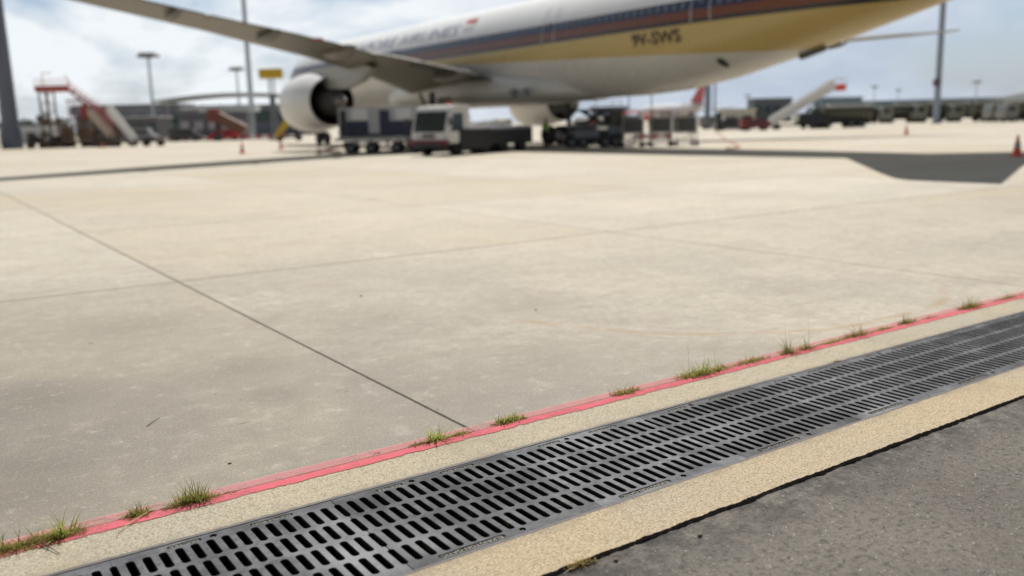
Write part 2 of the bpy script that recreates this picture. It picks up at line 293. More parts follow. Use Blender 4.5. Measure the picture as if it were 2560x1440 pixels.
REFL = mat('reflective_tape', (0.75, 0.76, 0.76), 0.4, noise=0.0)
TANK = mat('tanker_olive_steel', (0.10, 0.10, 0.07), 0.5, 0.1, noise=0.25, nscale=0.8)
ROOF = mat('pale_roof_sheet', (0.62, 0.66, 0.68), 0.5, noise=0.08)
CLAD = mat('grey_cladding', (0.21, 0.22, 0.265), 0.7, noise=0.15, nscale=0.3)
CLAD2 = mat('blue_grey_cladding', (0.17, 0.25, 0.31), 0.7, noise=0.15, nscale=0.3)
CREAM = mat('cream_paint', (0.60, 0.58, 0.50), 0.6, noise=0.1)
LEAF = mat('dark_foliage', (0.035, 0.065, 0.045), 0.8, noise=0.4, nscale=0.6)
BARK = mat('bark', (0.08, 0.06, 0.04), 0.9)
BEIGE = mat('beige_panel', (0.52, 0.42, 0.32), 0.6, noise=0.15)

# ------------------------------------------------------------------ mesh kit
class MB:
    def __init__(s): s.bm = bmesh.new()
    def box(s, c, d, rz=0.0, ry=0.0, rx=0.0, bev=0.0, taper=1.0):
        r = bmesh.ops.create_cube(s.bm, size=1.0); vs = r['verts']
        for v in vs:
            k = taper if v.co.z > 0 else 1.0
            v.co = Vector((v.co.x * d[0] * k, v.co.y * d[1] * k, v.co.z * d[2]))
        if bev > 0:
            es = list({e for v in vs for e in v.link_edges}); rr = bmesh.ops.bevel(s.bm, geom=es, offset=bev, segments=2, affect='EDGES', profile=0.6)
            vs = list({v for f in rr['faces'] for v in f.verts} | {v for v in vs if v.is_valid})
        M = Matrix.Translation(c) @ Matrix.Rotation(rz, 4, 'Z') @ Matrix.Rotation(ry, 4, 'Y') @ Matrix.Rotation(rx, 4, 'X')
        bmesh.ops.transform(s.bm, matrix=M, verts=vs); return s
    def cyl(s, a, b, r, r2=None, n=16, caps=True):
        a = Vector(a); b = Vector(b); r2 = r if r2 is None else r2; d = b - a
        if d.length < 1e-6: return s
        rr = bmesh.ops.create_cone(s.bm, cap_ends=caps, segments=n, radius1=r, radius2=r2, depth=d.length)
        M = Matrix.Translation((a + b) / 2) @ d.to_track_quat('Z', 'Y').to_matrix().to_4x4()
        bmesh.ops.transform(s.bm, matrix=M, verts=rr['verts']); return s
    def path(s, pts, r, n=8):
        for i in range(len(pts) - 1): s.cyl(pts[i], pts[i + 1], r, n=n)
        for p in pts[1:-1]: s.ball(p, r * 1.0, 6)
        return s
    def ball(s, c, r, n=10, sc=(1, 1, 1)):
        rr = bmesh.ops.create_uvsphere(s.bm, u_segments=n, v_segments=max(4, n // 2 + 1), radius=r)
        bmesh.ops.transform(s.bm, matrix=Matrix.Translation(c) @ Matrix.Diagonal((*sc, 1)), verts=rr['verts']); return s
    def loft(s, rings, closed=True, cap=True):
        vr = [[s.bm.verts.new(p) for p in r] for r in rings]; n = len(rings[0])
        for i in range(len(vr) - 1):
            for j in range(n if closed else n - 1):
                k = (j + 1) % n
                try: s.bm.faces.new((vr[i][j], vr[i][k], vr[i + 1][k], vr[i + 1][j]))
                except ValueError: pass
        if cap:
            for r in (vr[0], vr[-1]):
                try: s.bm.faces.new(r)
                except ValueError: pass
        return s
    def prism(s, poly, a, b, axis='y'):
        """poly: 2D points; extruded along axis between a and b"""
        def P3(p, t): return {'y': (p[0], t, p[1]), 'x': (t, p[0], p[1]), 'z': (p[0], p[1], t)}[axis]
        v1 = [s.bm.verts.new(P3(p, a)) for p in poly]; v2 = [s.bm.verts.new(P3(p, b)) for p in poly]; n = len(poly)
        s.bm.faces.new(v1); s.bm.faces.new(v2[::-1])
        for i in range(n): s.bm.faces.new((v1[i], v1[(i + 1) % n], v2[(i + 1) % n], v2[i]))
        return s
    def build(s, name, material, parent=None, smooth=None, loc=None):
        bmesh.ops.recalc_face_normals(s.bm, faces=s.bm.faces)
        me = bpy.data.meshes.new(name); s.bm.to_mesh(me); s.bm.free()
        me.materials.append(material)
        if smooth is not None:
            try: me.shade_smooth() if smooth >= 180 else me.set_sharp_from_angle(angle=R(smooth))
            except Exception: pass
            for p in me.polygons: p.use_smooth = True
        o = bpy.data.objects.new(name, me); COL.objects.link(o)
        if parent: o.parent = parent
        if loc: o.location = loc
        return o

def tag(o, label, cat, group=None):
    o['label'] = label; o['category'] = cat
    if group: o['group'] = group
    return o
def thing(name, label, cat, loc=(0, 0, 0), rz=0.0, group=None):
    o = bpy.data.objects.new(name, None); COL.objects.link(o); o.location = loc; o.rotation_euler = (0, 0, rz); o.empty_display_size = 0.3
    return tag(o, label, cat, group)
def struct(o, kind='structure'): o['kind'] = kind; return o
def copy_tree(src, parent=None):
    c = src.copy(); COL.objects.link(c); c.parent = parent
    for ch in list(src.children): copy_tree(ch, c)
    return c
def dup(src, loc, rz, label, group=None):
    c = copy_tree(src); c.location = loc; c.rotation_euler = (0, 0, rz); c['label'] = label
    if group: c['group'] = group
    return c
def sheet(name, poly, z, material, thick=0.0):
    bm = bmesh.new(); vs = [bm.verts.new((x, y, z)) for x, y in poly]; f = bm.faces.new(vs)
    if f.normal.z < 0: f.normal_flip()
    if thick:
        r = bmesh.ops.extrude_face_region(bm, geom=[f]); 
        for g in r['geom']:
            if isinstance(g, bmesh.types.BMVert): g.co.z -= thick
        bmesh.ops.recalc_face_normals(bm, faces=bm.faces)
    bmesh.ops.triangulate(bm, faces=bm.faces) if len(poly) > 4 else None
    me = bpy.data.meshes.new(name); bm.to_mesh(me); bm.free(); me.materials.append(material)
    o = bpy.data.objects.new(name, me); COL.objects.link(o); return o
def curve_mesh(cu):
    tmp = bpy.data.objects.new('tmp', cu); COL.objects.link(tmp)
    me = bpy.data.meshes.new_from_object(tmp.evaluated_get(bpy.context.evaluated_depsgraph_get()))
    bpy.data.objects.remove(tmp); bpy.data.curves.remove(cu); return me
def text_mesh(body, size, ext=0.0, squeeze=1.0, shear=0.0, offset=0.0):
    cu = bpy.data.curves.new('txt', 'FONT'); cu.body = body; cu.size = size; cu.extrude = ext; cu.align_x = 'CENTER'; cu.align_y = 'CENTER'; cu.resolution_u = 3; cu.shear = shear; cu.offset = offset
    me = curve_mesh(cu)
    if squeeze != 1.0:
        for v in me.vertices: v.co.x *= squeeze
    return me
def mesh_obj(name, me, material, parent=None, loc=(0, 0, 0), rot=(0, 0, 0)):
    me.name = name; me.materials.clear(); me.materials.append(material); o = bpy.data.objects.new(name, me); COL.objects.link(o)
    o.location = loc; o.rotation_euler = rot
    if parent: o.parent = parent
    return o

# ------------------------------------------------------------------ the ground
rnd = random.Random(11)
FAR = 6000
struct(sheet('apron', [(-FAR, 3.7118), (FAR, 3.7118), (FAR, FAR), (-FAR, FAR)], 0.0, M_APRON))
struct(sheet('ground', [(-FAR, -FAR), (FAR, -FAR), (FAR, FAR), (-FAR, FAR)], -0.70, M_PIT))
def jag(x0, x1, y, amp, step, rev=False, seed=1):
    rr = random.Random(seed); pts = []; x = x0; o_ = 0
    while x < x1:
        o_ = 0.7 * o_ + rr.uniform(-amp, amp); pts.append((x, y + o_)); x += step * rr.uniform(0.5, 1.5)
    pts.append((x1, y)); return pts[::-1] if rev else pts
# concrete either side of the trench: solid strips, 0.66 m deep
def strip(name, y0, y1, z, material, depth=0.69, x0=-60, x1=120):
    b = MB(); b.box(((x0 + x1) / 2, (y0 + y1) / 2, z - depth / 2), (x1 - x0, y1 - y0, depth)); return struct(b.build(name, material))
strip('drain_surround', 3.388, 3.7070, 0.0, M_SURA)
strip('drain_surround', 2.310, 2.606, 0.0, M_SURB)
strip('crack_filler', 3.7070, 3.7118, -0.004, M_CRACK, 0.05)
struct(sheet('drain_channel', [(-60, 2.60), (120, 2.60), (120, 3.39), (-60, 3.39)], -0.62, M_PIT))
struct(sheet('asphalt_road', [(-60, -60), (120, -60), (120, 2.302), (-60, 2.302)], -0.004, M_ASPH))
up = jag(-3, 14, 2.315, 0.0030, 0.008, seed=4); lo_ = jag(-3, 14, 2.296, 0.0045, 0.010, True, seed=5)
struct(sheet('bitumen_joint', up + lo_, 0.0035, M_TAR))
struct(sheet('red_line', [(-20, 3.630), (60, 3.630), (60, 3.7055), (-20, 3.7055)], 0.003, M_RED1))
struct(sheet('red_line', [(-20, 3.7125), (60, 3.7125), (60, 3.797), (-20, 3.797)], 0.003, M_RED2))

# ------------------------------------------------------------------ drain grates
PITCH = 0.058; ML = 0.870; HW = 0.0168
ROWS = [3.240, 3.0765, 2.912, 2.7455]; RL = 0.0700; GY0, GY1 = 2.619, 3.3625
fr = thing('grate_frame', 'rusty grey iron edging frame that holds the row of drain grates', 'drain frame', (0, 0, 0))
for y in (2.6115, 3.3745):
    b = MB(); b.box((4.5, y + (0.0035 if y > 3 else 0), -0.045), (26, 0.013 if y < 3 else 0.020, 0.092)); b.build('edge_rail', M_IRON_F, fr)
for k in range(-1, 11):
    b = MB(); b.box((ML * k + 0.4632, (GY0 + GY1) / 2, -0.086), (0.05, GY1 - GY0 + 0.004, 0.05)); b.build('cross_bearer', DARK, fr)

def stadium(cx, cy, hx, hy, along_y=True, n=5):
    r = min(hx, hy); pts = []
    for a0, ox, oy in ((0, 1, 1), (90, -1, 1), (180, -1, -1), (270, 1, -1)):
        for i in range(n + 1):
            a = R(a0 + 90 * i / n); rr = r * 0.92
            pts.append((cx + ox * (hx - rr) + rr * math.cos(a), cy + oy * (hy - rr) + rr * math.sin(a)))
    return pts
def grate_mesh(variant):
    cu = bpy.data.curves.new('g', 'CURVE'); cu.dimensions = '2D'; cu.fill_mode = 'BOTH'; cu.extrude = 0.028; cu.bevel_depth = 0.0016; cu.bevel_resolution = 1
    def add(pts):
        sp = cu.splines.new('POLY'); sp.points.add(len(pts) - 1)
        for i, p in enumerate(pts): sp.points[i].co = (p[0], p[1], 0, 1)
        sp.use_cyclic_u = True
    g = 0.0022
    o = [(g, GY0), (ML - g, GY0)]
    for yc in ROWS[::-1]:
        a = HW * 0.8
        o += [(ML - g, yc - RL), (ML - a, yc - RL + 0.008), (ML - HW + g, yc - RL + 0.02), (ML - HW + g, yc + RL - 0.02), (ML - a, yc + RL - 0.008), (ML - g, yc + RL)]
    o += [(ML - g, GY1), (g, GY1)]
    for yc in ROWS:
        a = HW * 0.8
        o += [(g, yc + RL), (a, yc + RL - 0.008), (HW - g, yc + RL - 0.02), (HW - g, yc - RL + 0.02), (a, yc - RL + 0.008), (g, yc - RL)]
    add(o)
    for yc in ROWS:
        for k in range(1, 15): add(stadium(k * PITCH, yc, HW, RL))
    for cx, cy in BOLTS: add([(cx + 0.0150 * math.cos(t * PI / 8), cy + 0.0150 * math.sin(t * PI / 8)) for t in range(16)])
    for (cx, cy, hx, hy, _) in PLATES: add(stadium(cx, cy, hx, hy, n=4))
    return curve_mesh(cu)
BOLTS = [(0.372, 3.336), (0.492, 2.6505)]
PLATES = [(0.262, 3.3345, 0.066, 0.0125, 'DUCTILE'), (0.606, 3.3355, 0.090, 0.0125, 'DUCTILE IRON'), (0.262, 2.6475, 0.148, 0.0145, 'ELKINGTON GATIC')]
GLAB = {-1: 'cast iron slotted drain grate mostly cut off at the lower left corner', 0: 'dark blotchy slotted drain grate with an open bolt hole, lower left', 1: 'slotted drain grate with a clear ELKINGTON GATIC nameplate at its lower edge',
        2: 'brightly scuffed slotted drain grate, third seen from the lower left', 3: 'smooth grey slotted drain grate just right of the brightly scuffed one',
        4: 'slotted drain grate beside the wide spreading grass tuft', 5: 'slotted drain grate level with the tall wispy grass stalks',
        6: 'slotted drain grate level with the small tuft at the crack past the wispy stalks', 7: 'slotted drain grate at the right edge of the photo, partly cut off',
        8: 'farthest slotted drain grate visible along the right edge'}
gm = grate_mesh(0)
def make_grate():
    t = thing('drain_grate', GLAB[0], 'drain grate', (0.4632, 0, 0), 0, 'cast iron drain grates in a row')
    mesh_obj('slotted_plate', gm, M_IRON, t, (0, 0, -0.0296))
    for cx, cy in BOLTS:
        bb = MB(); bb.cyl((cx, cy, -0.03), (cx, cy, -0.010), 0.0105, n=12); bb.cyl((cx, cy, -0.010), (cx, cy, -0.006), 0.0055, n=6); bb.build('bolt', M_RUST, t)
    for cx, cy, hx, hy, s in PLATES:
        bb = MB(); bb.prism(stadium(cx, cy, hx - 0.0002, hy - 0.0002, n=4), -0.020, -0.0045, 'z'); pl = bb.build('nameplate', M_PLATE, t)
        me = text_mesh(s, hy * 1.9, 0.0015, 1.0, 0, 0.0007); w = max(v.co.x for v in me.vertices) - min(v.co.x for v in me.vertices)
        for v in me.vertices: v.co.x *= (2 * hx - 2.0 * hy) / w
        mesh_obj('lettering', me, M_LETTER, pl, (cx, cy, -0.003), (0, 0, PI))
    return t
g0 = make_grate()
for k in range(-1, 9):
    if k == 0: continue
    g = dup(g0, (0.4632 + ML * k + (0.0006 * ((k * 7) % 3)), 0, 0.0008 * ((k * 5) % 3 - 1)), 0, GLAB[k])

# ------------------------------------------------------------------ grass in the crack
def tuft(x, y, sx, sy, h, n, label, green=0.6, bright=0.0, lean=1.0, seed=0, tall=0, straw=0, cat='grass tuft', group='grass tufts along the red line'):
    rr = random.Random(seed * 31 + 7); t = thing('grass_tuft', label, cat, (x, y, 0), 0, group)
    bms = {'green_blades': MB(), 'light_blades': MB(), 'dry_blades': MB(), 'straw_blades': MB()}
    def blade(key, px, py, L_, w, az, droop, curl):
        bm = bms[key].bm; segs = 4; p = Vector((px, py, -0.004)); el = rr.uniform(0.22, 1.30) if droop < 1 else rr.uniform(0.05, 0.6)
        side = Vector((-math.sin(az), math.cos(az), 0)); prev = None; step = L_ / segs; e = el
        for i in range(segs + 1):
            ww = w * (1 - i / segs) ** 0.7 * 0.5 + 0.0002
            a, b_ = bm.verts.new(p + side * ww), bm.verts.new(p - side * ww)
            if prev: bm.faces.new((prev[0], prev[1], b_, a))
            prev = (a, b_); p = p + Vector((math.cos(az) * math.cos(e), math.sin(az) * math.cos(e), math.sin(e))) * step
            e -= curl * rr.uniform(0.5, 1.3); az += rr.uniform(-0.15, 0.15)
            if p.z < 0.004: p.z = 0.004
    for i in range(n):
        px = rr.gauss(0, sx * 0.5); px = max(-sx, min(sx, px)); py = rr.gauss(0, sy * 0.5)
        u = rr.random(); edge = abs(px) / max(sx, 1e-3)
        key = 'light_blades' if u < bright else ('green_blades' if u < green else 'dry_blades')
        L_ = h * rr.uniform(0.35, 1.0) * (1.1 - 0.5 * edge); az = rr.uniform(0, 2 * PI)
        if key == 'dry_blades': blade(key, px, py, L_ * 0.7, rr.uniform(0.0020, 0.0042), az, 1.2, 0.25)
        else: blade(key, px, py, L_, rr.uniform(0.0022, 0.0050) * (1.7 if key == 'light_blades' else 1), az + (0), 0.5, 0.16 * lean)
    for i in range(tall): blade('green_blades', rr.uniform(-sx, sx) * 0.6, 0, h * rr.uniform(1.4, 2.3), 0.0018, rr.uniform(0, 2 * PI), 0.4, 0.10)
    for i in range(straw): blade('straw_blades', rr.uniform(-sx, sx) * 0.5, 0, h * rr.uniform(1.4, 2.2), 0.002, rr.uniform(0, 2 * PI), 0.4, 0.14)
    for key, mm in (('green_blades', M_GRASS), ('light_blades', M_GRASS2), ('dry_blades', M_DRY), ('straw_blades', M_STRAW)):
        if len(bms[key].bm.verts): bms[key].build(key, mm, t)
        else: bms[key].bm.free()
    b = MB()
    for i in range(max(4, int(n * 0.22))):
        px = max(-sx, min(sx, rr.gauss(0, sx * 0.55))); b.ball((px, rr.gauss(0, sy * 0.45), 0.0), rr.uniform(0.003, 0.008), 6, (rr.uniform(1, 2.2), 1, 0.55))
    b.build('root_mat', M_ROOT, t); return t
T = [ # x, y, sx, sy, height, n, label, kwargs
 (0.215, 3.690, 0.19, 0.026, 0.080, 520, 'long brown matted grass clump at the left edge of the photo', dict(green=0.40)),
 (0.350, 3.700, 0.055, 0.020, 0.120, 95, 'upright green blades at the right end of the long brown clump', dict(green=0.95, bright=0.35)),
 (0.640, 3.712, 0.045, 0.014, 0.070, 110, 'small dark green tuft between two others by the curved straw stem', dict(green=0.85)),
 (0.765, 3.704, 0.035, 0.010, 0.034, 45, 'sparse brown sprigs just left of the bushy dark green tuft', dict(green=0.35)),
 (0.865, 3.716, 0.065, 0.018, 0.100, 240, 'bushy dark green tuft, the thickest one at the lower left', dict(green=0.85)),
 (0.990, 3.706, 0.045, 0.010, 0.022, 40, 'flat withered scrap of grass right of the bushy dark green tuft', dict(green=0.05)),
 (1.735, 3.735, 0.016, 0.006, 0.030, 10, 'tiny reddish sprig alone on the faded red paint', dict(green=0.0)),
 (1.945, 3.716, 0.045, 0.012, 0.034, 85, 'low olive tuft just left of the tall bright blades', dict(green=0.5)),
 (2.055, 3.722, 0.040, 0.014, 0.100, 60, 'tall bright green blades left of the slab joint', dict(green=1.0, bright=0.75)),
 (2.185, 3.718, 0.055, 0.012, 0.034, 110, 'low rusty green tuft right against the end of the slab joint', dict(green=0.5, bright=0.15)),
 (2.495, 3.728, 0.085, 0.016, 0.060, 230, 'dense green tuft just right of the slab joint', dict(green=0.8, bright=0.25)),
 (3.310, 3.722, 0.090, 0.016, 0.060, 200, 'isolated brown and green tuft between the dense tuft and the wide one', dict(green=0.5, bright=0.1)),
 (3.940, 3.724, 0.170, 0.020, 0.085, 380, 'wide spreading tuft with long thin blades, middle of the red line', dict(green=0.6, bright=0.3, tall=12)),
 (4.370, 3.720, 0.150, 0.014, 0.045, 210, 'low creeping grass strip just right of the wide spreading tuft', dict(green=0.65, bright=0.25)),
 (4.745, 3.712, 0.060, 0.014, 0.100, 100, 'tuft with long blades leaning left, left one of the wispy pair', dict(green=0.75, tall=9)),
 (4.925, 3.710, 0.060, 0.012, 0.085, 90, 'tuft with tall pale wispy stalks above it', dict(green=0.6, tall=4, straw=4)),
 (5.200, 3.706, 0.150, 0.012, 0.032, 170, 'flat yellowish grass strip right of the tall wispy stalks', dict(green=0.6, bright=0.4)),
 (5.500, 3.715, 0.120, 0.014, 0.075, 170, 'ragged tuft with arching blades above the grate centre at right', dict(green=0.65, tall=5)),
 (5.800, 3.708, 0.110, 0.010, 0.034, 130, 'low thin grass strip right of the ragged arching tuft', dict(green=0.6, bright=0.3)),
 (6.115, 3.722, 0.090, 0.014, 0.060, 150, 'compact dark green tuft in the middle of the right hand red line', dict(green=0.8)),
 (6.400, 3.708, 0.080, 0.008, 0.028, 60, 'faint brown wisps of grass on the red line, right part', dict(green=0.2)),
 (7.000, 3.716, 0.140, 0.016, 0.090, 230, 'olive tuft with a long blade, near the right edge of the photo', dict(green=0.65, tall=5)),
 (7.580, 3.712, 0.170, 0.012, 0.038, 170, 'last low grass strip where the red line meets the right edge', dict(green=0.5)),
 (1.830, 2.297, 0.055, 0.012, 0.045, 60, 'small pale tuft in the black joint at the bottom edge of the photo', dict(green=0.45, straw=4)),
 (4.800, 3.384, 0.020, 0.006, 0.025, 22, 'tiny brown sprig at the upper edge of the grates', dict(green=0.2)),
]
for i, (x, y, sx, sy, h, n, lab, kw) in enumerate(T): tuft(x, y, sx * (1.1 + 0.03 * min(x, 5)), sy * 1.5, h * (1.2 + 0.05 * min(x, 5)), int(n * 1.5), lab, seed=i, **dict(kw, green=kw.get('green', .6) * 0.72))
# weeds in the far slab joint
tuft(8.39, 17.66, 0.14, 0.02, 0.06, 90, 'brown weed clump in the distant slab joint left of centre', green=0.15, seed=60, cat='weed', group=None)
def stick(name, pts, r, label, material, cat='twig'):
    b = MB()
    for i in range(len(pts) - 1): b.cyl(pts[i], pts[i + 1], r * (1 - 0.5 * i / len(pts)), r * (1 - 0.5 * (i + 1) / len(pts)), n=6)
    return tag(b.build(name, material), label, cat)
stick('twig', [(0.926, 4.864, 0.003), (0.972, 4.918, 0.006), (1.019, 4.974, 0.004)], 0.0022, 'thin dark twig lying alone on the concrete slab', M_TWIG)
stick('dry_stem', [(0.690, 3.712, 0.010), (0.62, 3.655, 0.012), (0.565, 3.612, 0.010), (0.532, 3.575, 0.006), (0.527, 3.548, 0.003)], 0.0030, 'pale curved straw stem across the red line', M_STRAW, 'stem')
stick('twig', [(0.277, 3.650, 0.012), (0.30, 3.59, 0.010), (0.322, 3.527, 0.004)], 0.0022, 'brown twig sticking out of the long brown grass clump', M_TWIG)
# little stones lying about
def pebble(x, y, r, lab, i):
    b = MB(); rr = random.Random(i); b.ball((x, y, r * 0.35), r, 8, (1.25, 0.9, 0.65))
    for v in b.bm.verts: v.co += Vector((rr.uniform(-1, 1), rr.uniform(-1, 1), rr.uniform(-1, 1))) * r * 0.14
    return tag(b.build('pebble', mat('pebble_grey', (0.20, 0.17, 0.14), 0.9), smooth=180), lab, 'pebble', 'pebbles lying on the slabs')
for i, (x, y, r, lab) in enumerate([(4.27, 5.93, 0.010, 'dark pebble alone on the slab right of centre'), (3.4, 7.5, 0.010, 'small pebble on the middle slab'), (1.12, 4.05, 0.0075, 'flat dark pebble above the faded red paint'),
                                    (2.33, 2.20, 0.010, 'pale stone on the asphalt beside the black joint'), (1.95, 2.245, 0.008, 'small stone on the asphalt by the pale tuft')]): pebble(x, y, r, lab, i)

# ------------------------------------------------------------------ the airliner
AX, AY = 34.0, 87.5
air = thing('airliner', 'large white, navy and gold twin engine airliner parked across the apron, tail to the right', 'airplane', (AX, AY, 0))
# local frame: nose at the origin, +y forward
def fus(x):  # bottom, top, half width at station x metres behind the nose
    K = [(0, 4.85, 4.95, .05), (.4, 4.25, 5.50, .65), (1.2, 3.80, 6.15, 1.18), (2.5, 3.40, 7.05, 1.80), (4, 3.15, 7.90, 2.30), (6, 2.95, 8.65, 2.75), (8.5, 2.87, 8.98, 3.02), (11, 2.85, 9.05, 3.10),
         (47, 2.85, 9.05, 3.10), (51, 2.87, 9.05, 3.10), (54, 3.03, 9.05, 3.07), (57, 3.45, 9.03, 2.94), (60, 4.05, 9.00, 2.70), (63, 4.72, 8.96, 2.35), (66, 5.42, 8.88, 1.92), (69, 6.12, 8.74, 1.42), (71.5, 6.72, 8.55, .92), (73.3, 7.15, 8.30, .45), (73.9, 7.4, 8.05, .12)]
    for i in range(len(K) - 1):
        if K[i][0] <= x <= K[i + 1][0]:
            t = (x - K[i][0]) / (K[i + 1][0] - K[i][0]); return [K[i][j] + t * (K[i + 1][j] - K[i][j]) for j in (1, 2, 3)]
    return K[-1][1:]
q = NT('airliner_livery', 0.28, 0.5)
wz = q.Z; wy = q.Y  # local metres
edge = q.rng(wy, -31.5, -60.0, 5.55, 4.45)               # lower edge of the gold cheat line sinks aft
edge = q.math('MAXIMUM', edge, 4.2)
def band(v, a): return q.math('GREATER_THAN', v, a)
c = q.mix(band(wz, edge), (0.58, 0.57, 0.54), (0.50, 0.375, 0.145))
c = q.mix(band(wz, 5.90), c, (0.020, 0.018, 0.030)); c = q.mix(band(wz, 6.10), c, (0.15, 0.038, 0.014)); c = q.mix(band(wz, 6.50), c, (0.008, 0.014, 0.060)); c = q.mix(band(wz, 6.98), c, (0.80, 0.81, 0.82))
c = q.mix(q.rng(q.noise(0.5, 5, 0.6), 0.45, 0.75, 0, 0.18), c, q.mix(1.0, c, (0.7, 0.66, 0.6), 'MULTIPLY'))
q.color(c); q.l(q.rng(q.noise(2, 3), 0.3, 0.7, 0.25, 0.36), q.b.inputs['Roughness']); M_LIV = q.m
AWHITE = mat('airliner_grey_white', (0.56, 0.555, 0.53), 0.35, noise=0.08, nscale=0.5)
AWING = mat('wing_grey', (0.145, 0.130, 0.105), 0.42, noise=0.10, nscale=0.4)
AGREY = mat('wing_dark_grey', (0.09, 0.092, 0.085), 0.5, noise=0.15, nscale=0.5)
ENGD = mat('engine_dark_metal', (0.055, 0.052, 0.050), 0.5, 0.3, noise=0.2)
ENGM = mat('engine_core_metal', (0.16, 0.15, 0.145), 0.4, 0.6, noise=0.2)
NAC = mat('nacelle_white', (0.66, 0.66, 0.65), 0.3, noise=0.06, nscale=0.6)
b = MB(); rings = []
xs = [0, .2, .4, .8, 1.2, 1.8, 2.5, 3.2, 4, 5, 6, 7.2, 8.5, 11] + [11 + 3 * i for i in range(1, 13)] + [50, 51, 52.5, 54, 55.5, 57, 58.5, 60, 61.5, 63, 64.5, 66, 67.5, 69, 70.2, 71.5, 72.4, 73.3, 73.9]
for x in xs:
    zb, zt, w = fus(x); zc = (zb + zt) / 2; h = (zt - zb) / 2
    rings.append([(w * math.sin(a), -x, zc + h * math.cos(a)) for a in [2 * PI * i / 64 for i in range(64)]])
b.loft(rings); fuselage = b.build('fuselage', M_LIV, air, smooth=60)
# wing to body fairing
b = MB(); rings = []
for x, hw, zb, zt in [(23.5, 1.2, 2.86, 4.0), (25, 2.5, 2.80, 4.4), (27.5, 3.15, 2.72, 4.8), (31, 3.42, 2.66, 5.0), (38, 3.46, 2.64, 4.9), (41, 3.36, 2.66, 4.75), (43.5, 3.05, 2.72, 4.5), (46, 2.4, 2.80, 4.2), (47.6, 1.2, 2.88, 3.9)]:
    rg = []
    for i in range(40):
        a = 2 * PI * i / 40; ca, sa = math.cos(a), math.sin(a); e = 0.72
        rg.append((hw * math.copysign(abs(sa) ** e, sa), -x, (zb + zt) / 2 + (zt - zb) / 2 * math.copysign(abs(ca) ** e, ca)))
    rings.append(rg)
b.loft(rings); b.build('belly_fairing', AWHITE, air, smooth=50)
def interp(K, t):
    if t <= K[0][0]: return K[0][1]
    for i in range(len(K) - 1):
        if t <= K[i + 1][0]: return K[i][1] + (t - K[i][0]) / (K[i + 1][0] - K[i][0]) * (K[i + 1][1] - K[i][1])
    return K[-1][1]
TEZ = [(1.5, 3.95), (3.1, 4.22), (7.75, 5.1), (11.2, 5.60), (14, 6.0), (17.6, 6.32), (20.6, 6.58), (24.8, 7.0), (30.4, 7.45), (32.2, 7.6)]
LEZ = [(1.5, 3.55), (3.1, 3.75), (8.1, 4.85), (13.5, 5.66), (18.4, 6.24), (20.9, 6.58), (25, 6.88), (30.4, 7.3), (32.2, 7.5)]
def te_y(y): return (46.9 if y < 11.2 else 38.9 + .465 * (28.6 - y)) - AY
def le_y(y): return 41.2 + .64 * (28.6 - y) - AY + 0.8 * max(0, 1 - abs(y - 21) / 9)
TH = [(0, 1.7), (3.1, 1.55), (8, 1.05), (11.2, .78), (20, .50), (28, .30), (31, .12)]
def foil(y, side):
    l, t_ = le_y(y), te_y(y); zl, zt = interp(LEZ, y), interp(TEZ, y); th = interp(TH, y)
    if y > 30: l -= (y - 30) * 0.55
    prof = [(0, 0), (.012, .30), (.05, .52), (.15, .78), (.32, .95), (.5, .88), (.7, .62), (.88, .28), (1, .03), (1, -.03), (.88, -.02), (.7, -.04), (.5, -.09), (.32, -.11), (.15, -.10), (.05, -.05), (.012, -.02)]
    return [(side * y, l + (t_ - l) * p, zl + (zt - zl) * p + th * (zz * 0.80 + (0.10 * math.sin(PI * p) if zz < 0 else 0.06 * math.sin(PI * p)))) for p, zz in prof]
def naca_ring(v, r, n=40, cz=3.25): return [(r * math.sin(2 * PI * i / n), v, cz + r * math.cos(2 * PI * i / n)) for i in range(n)]
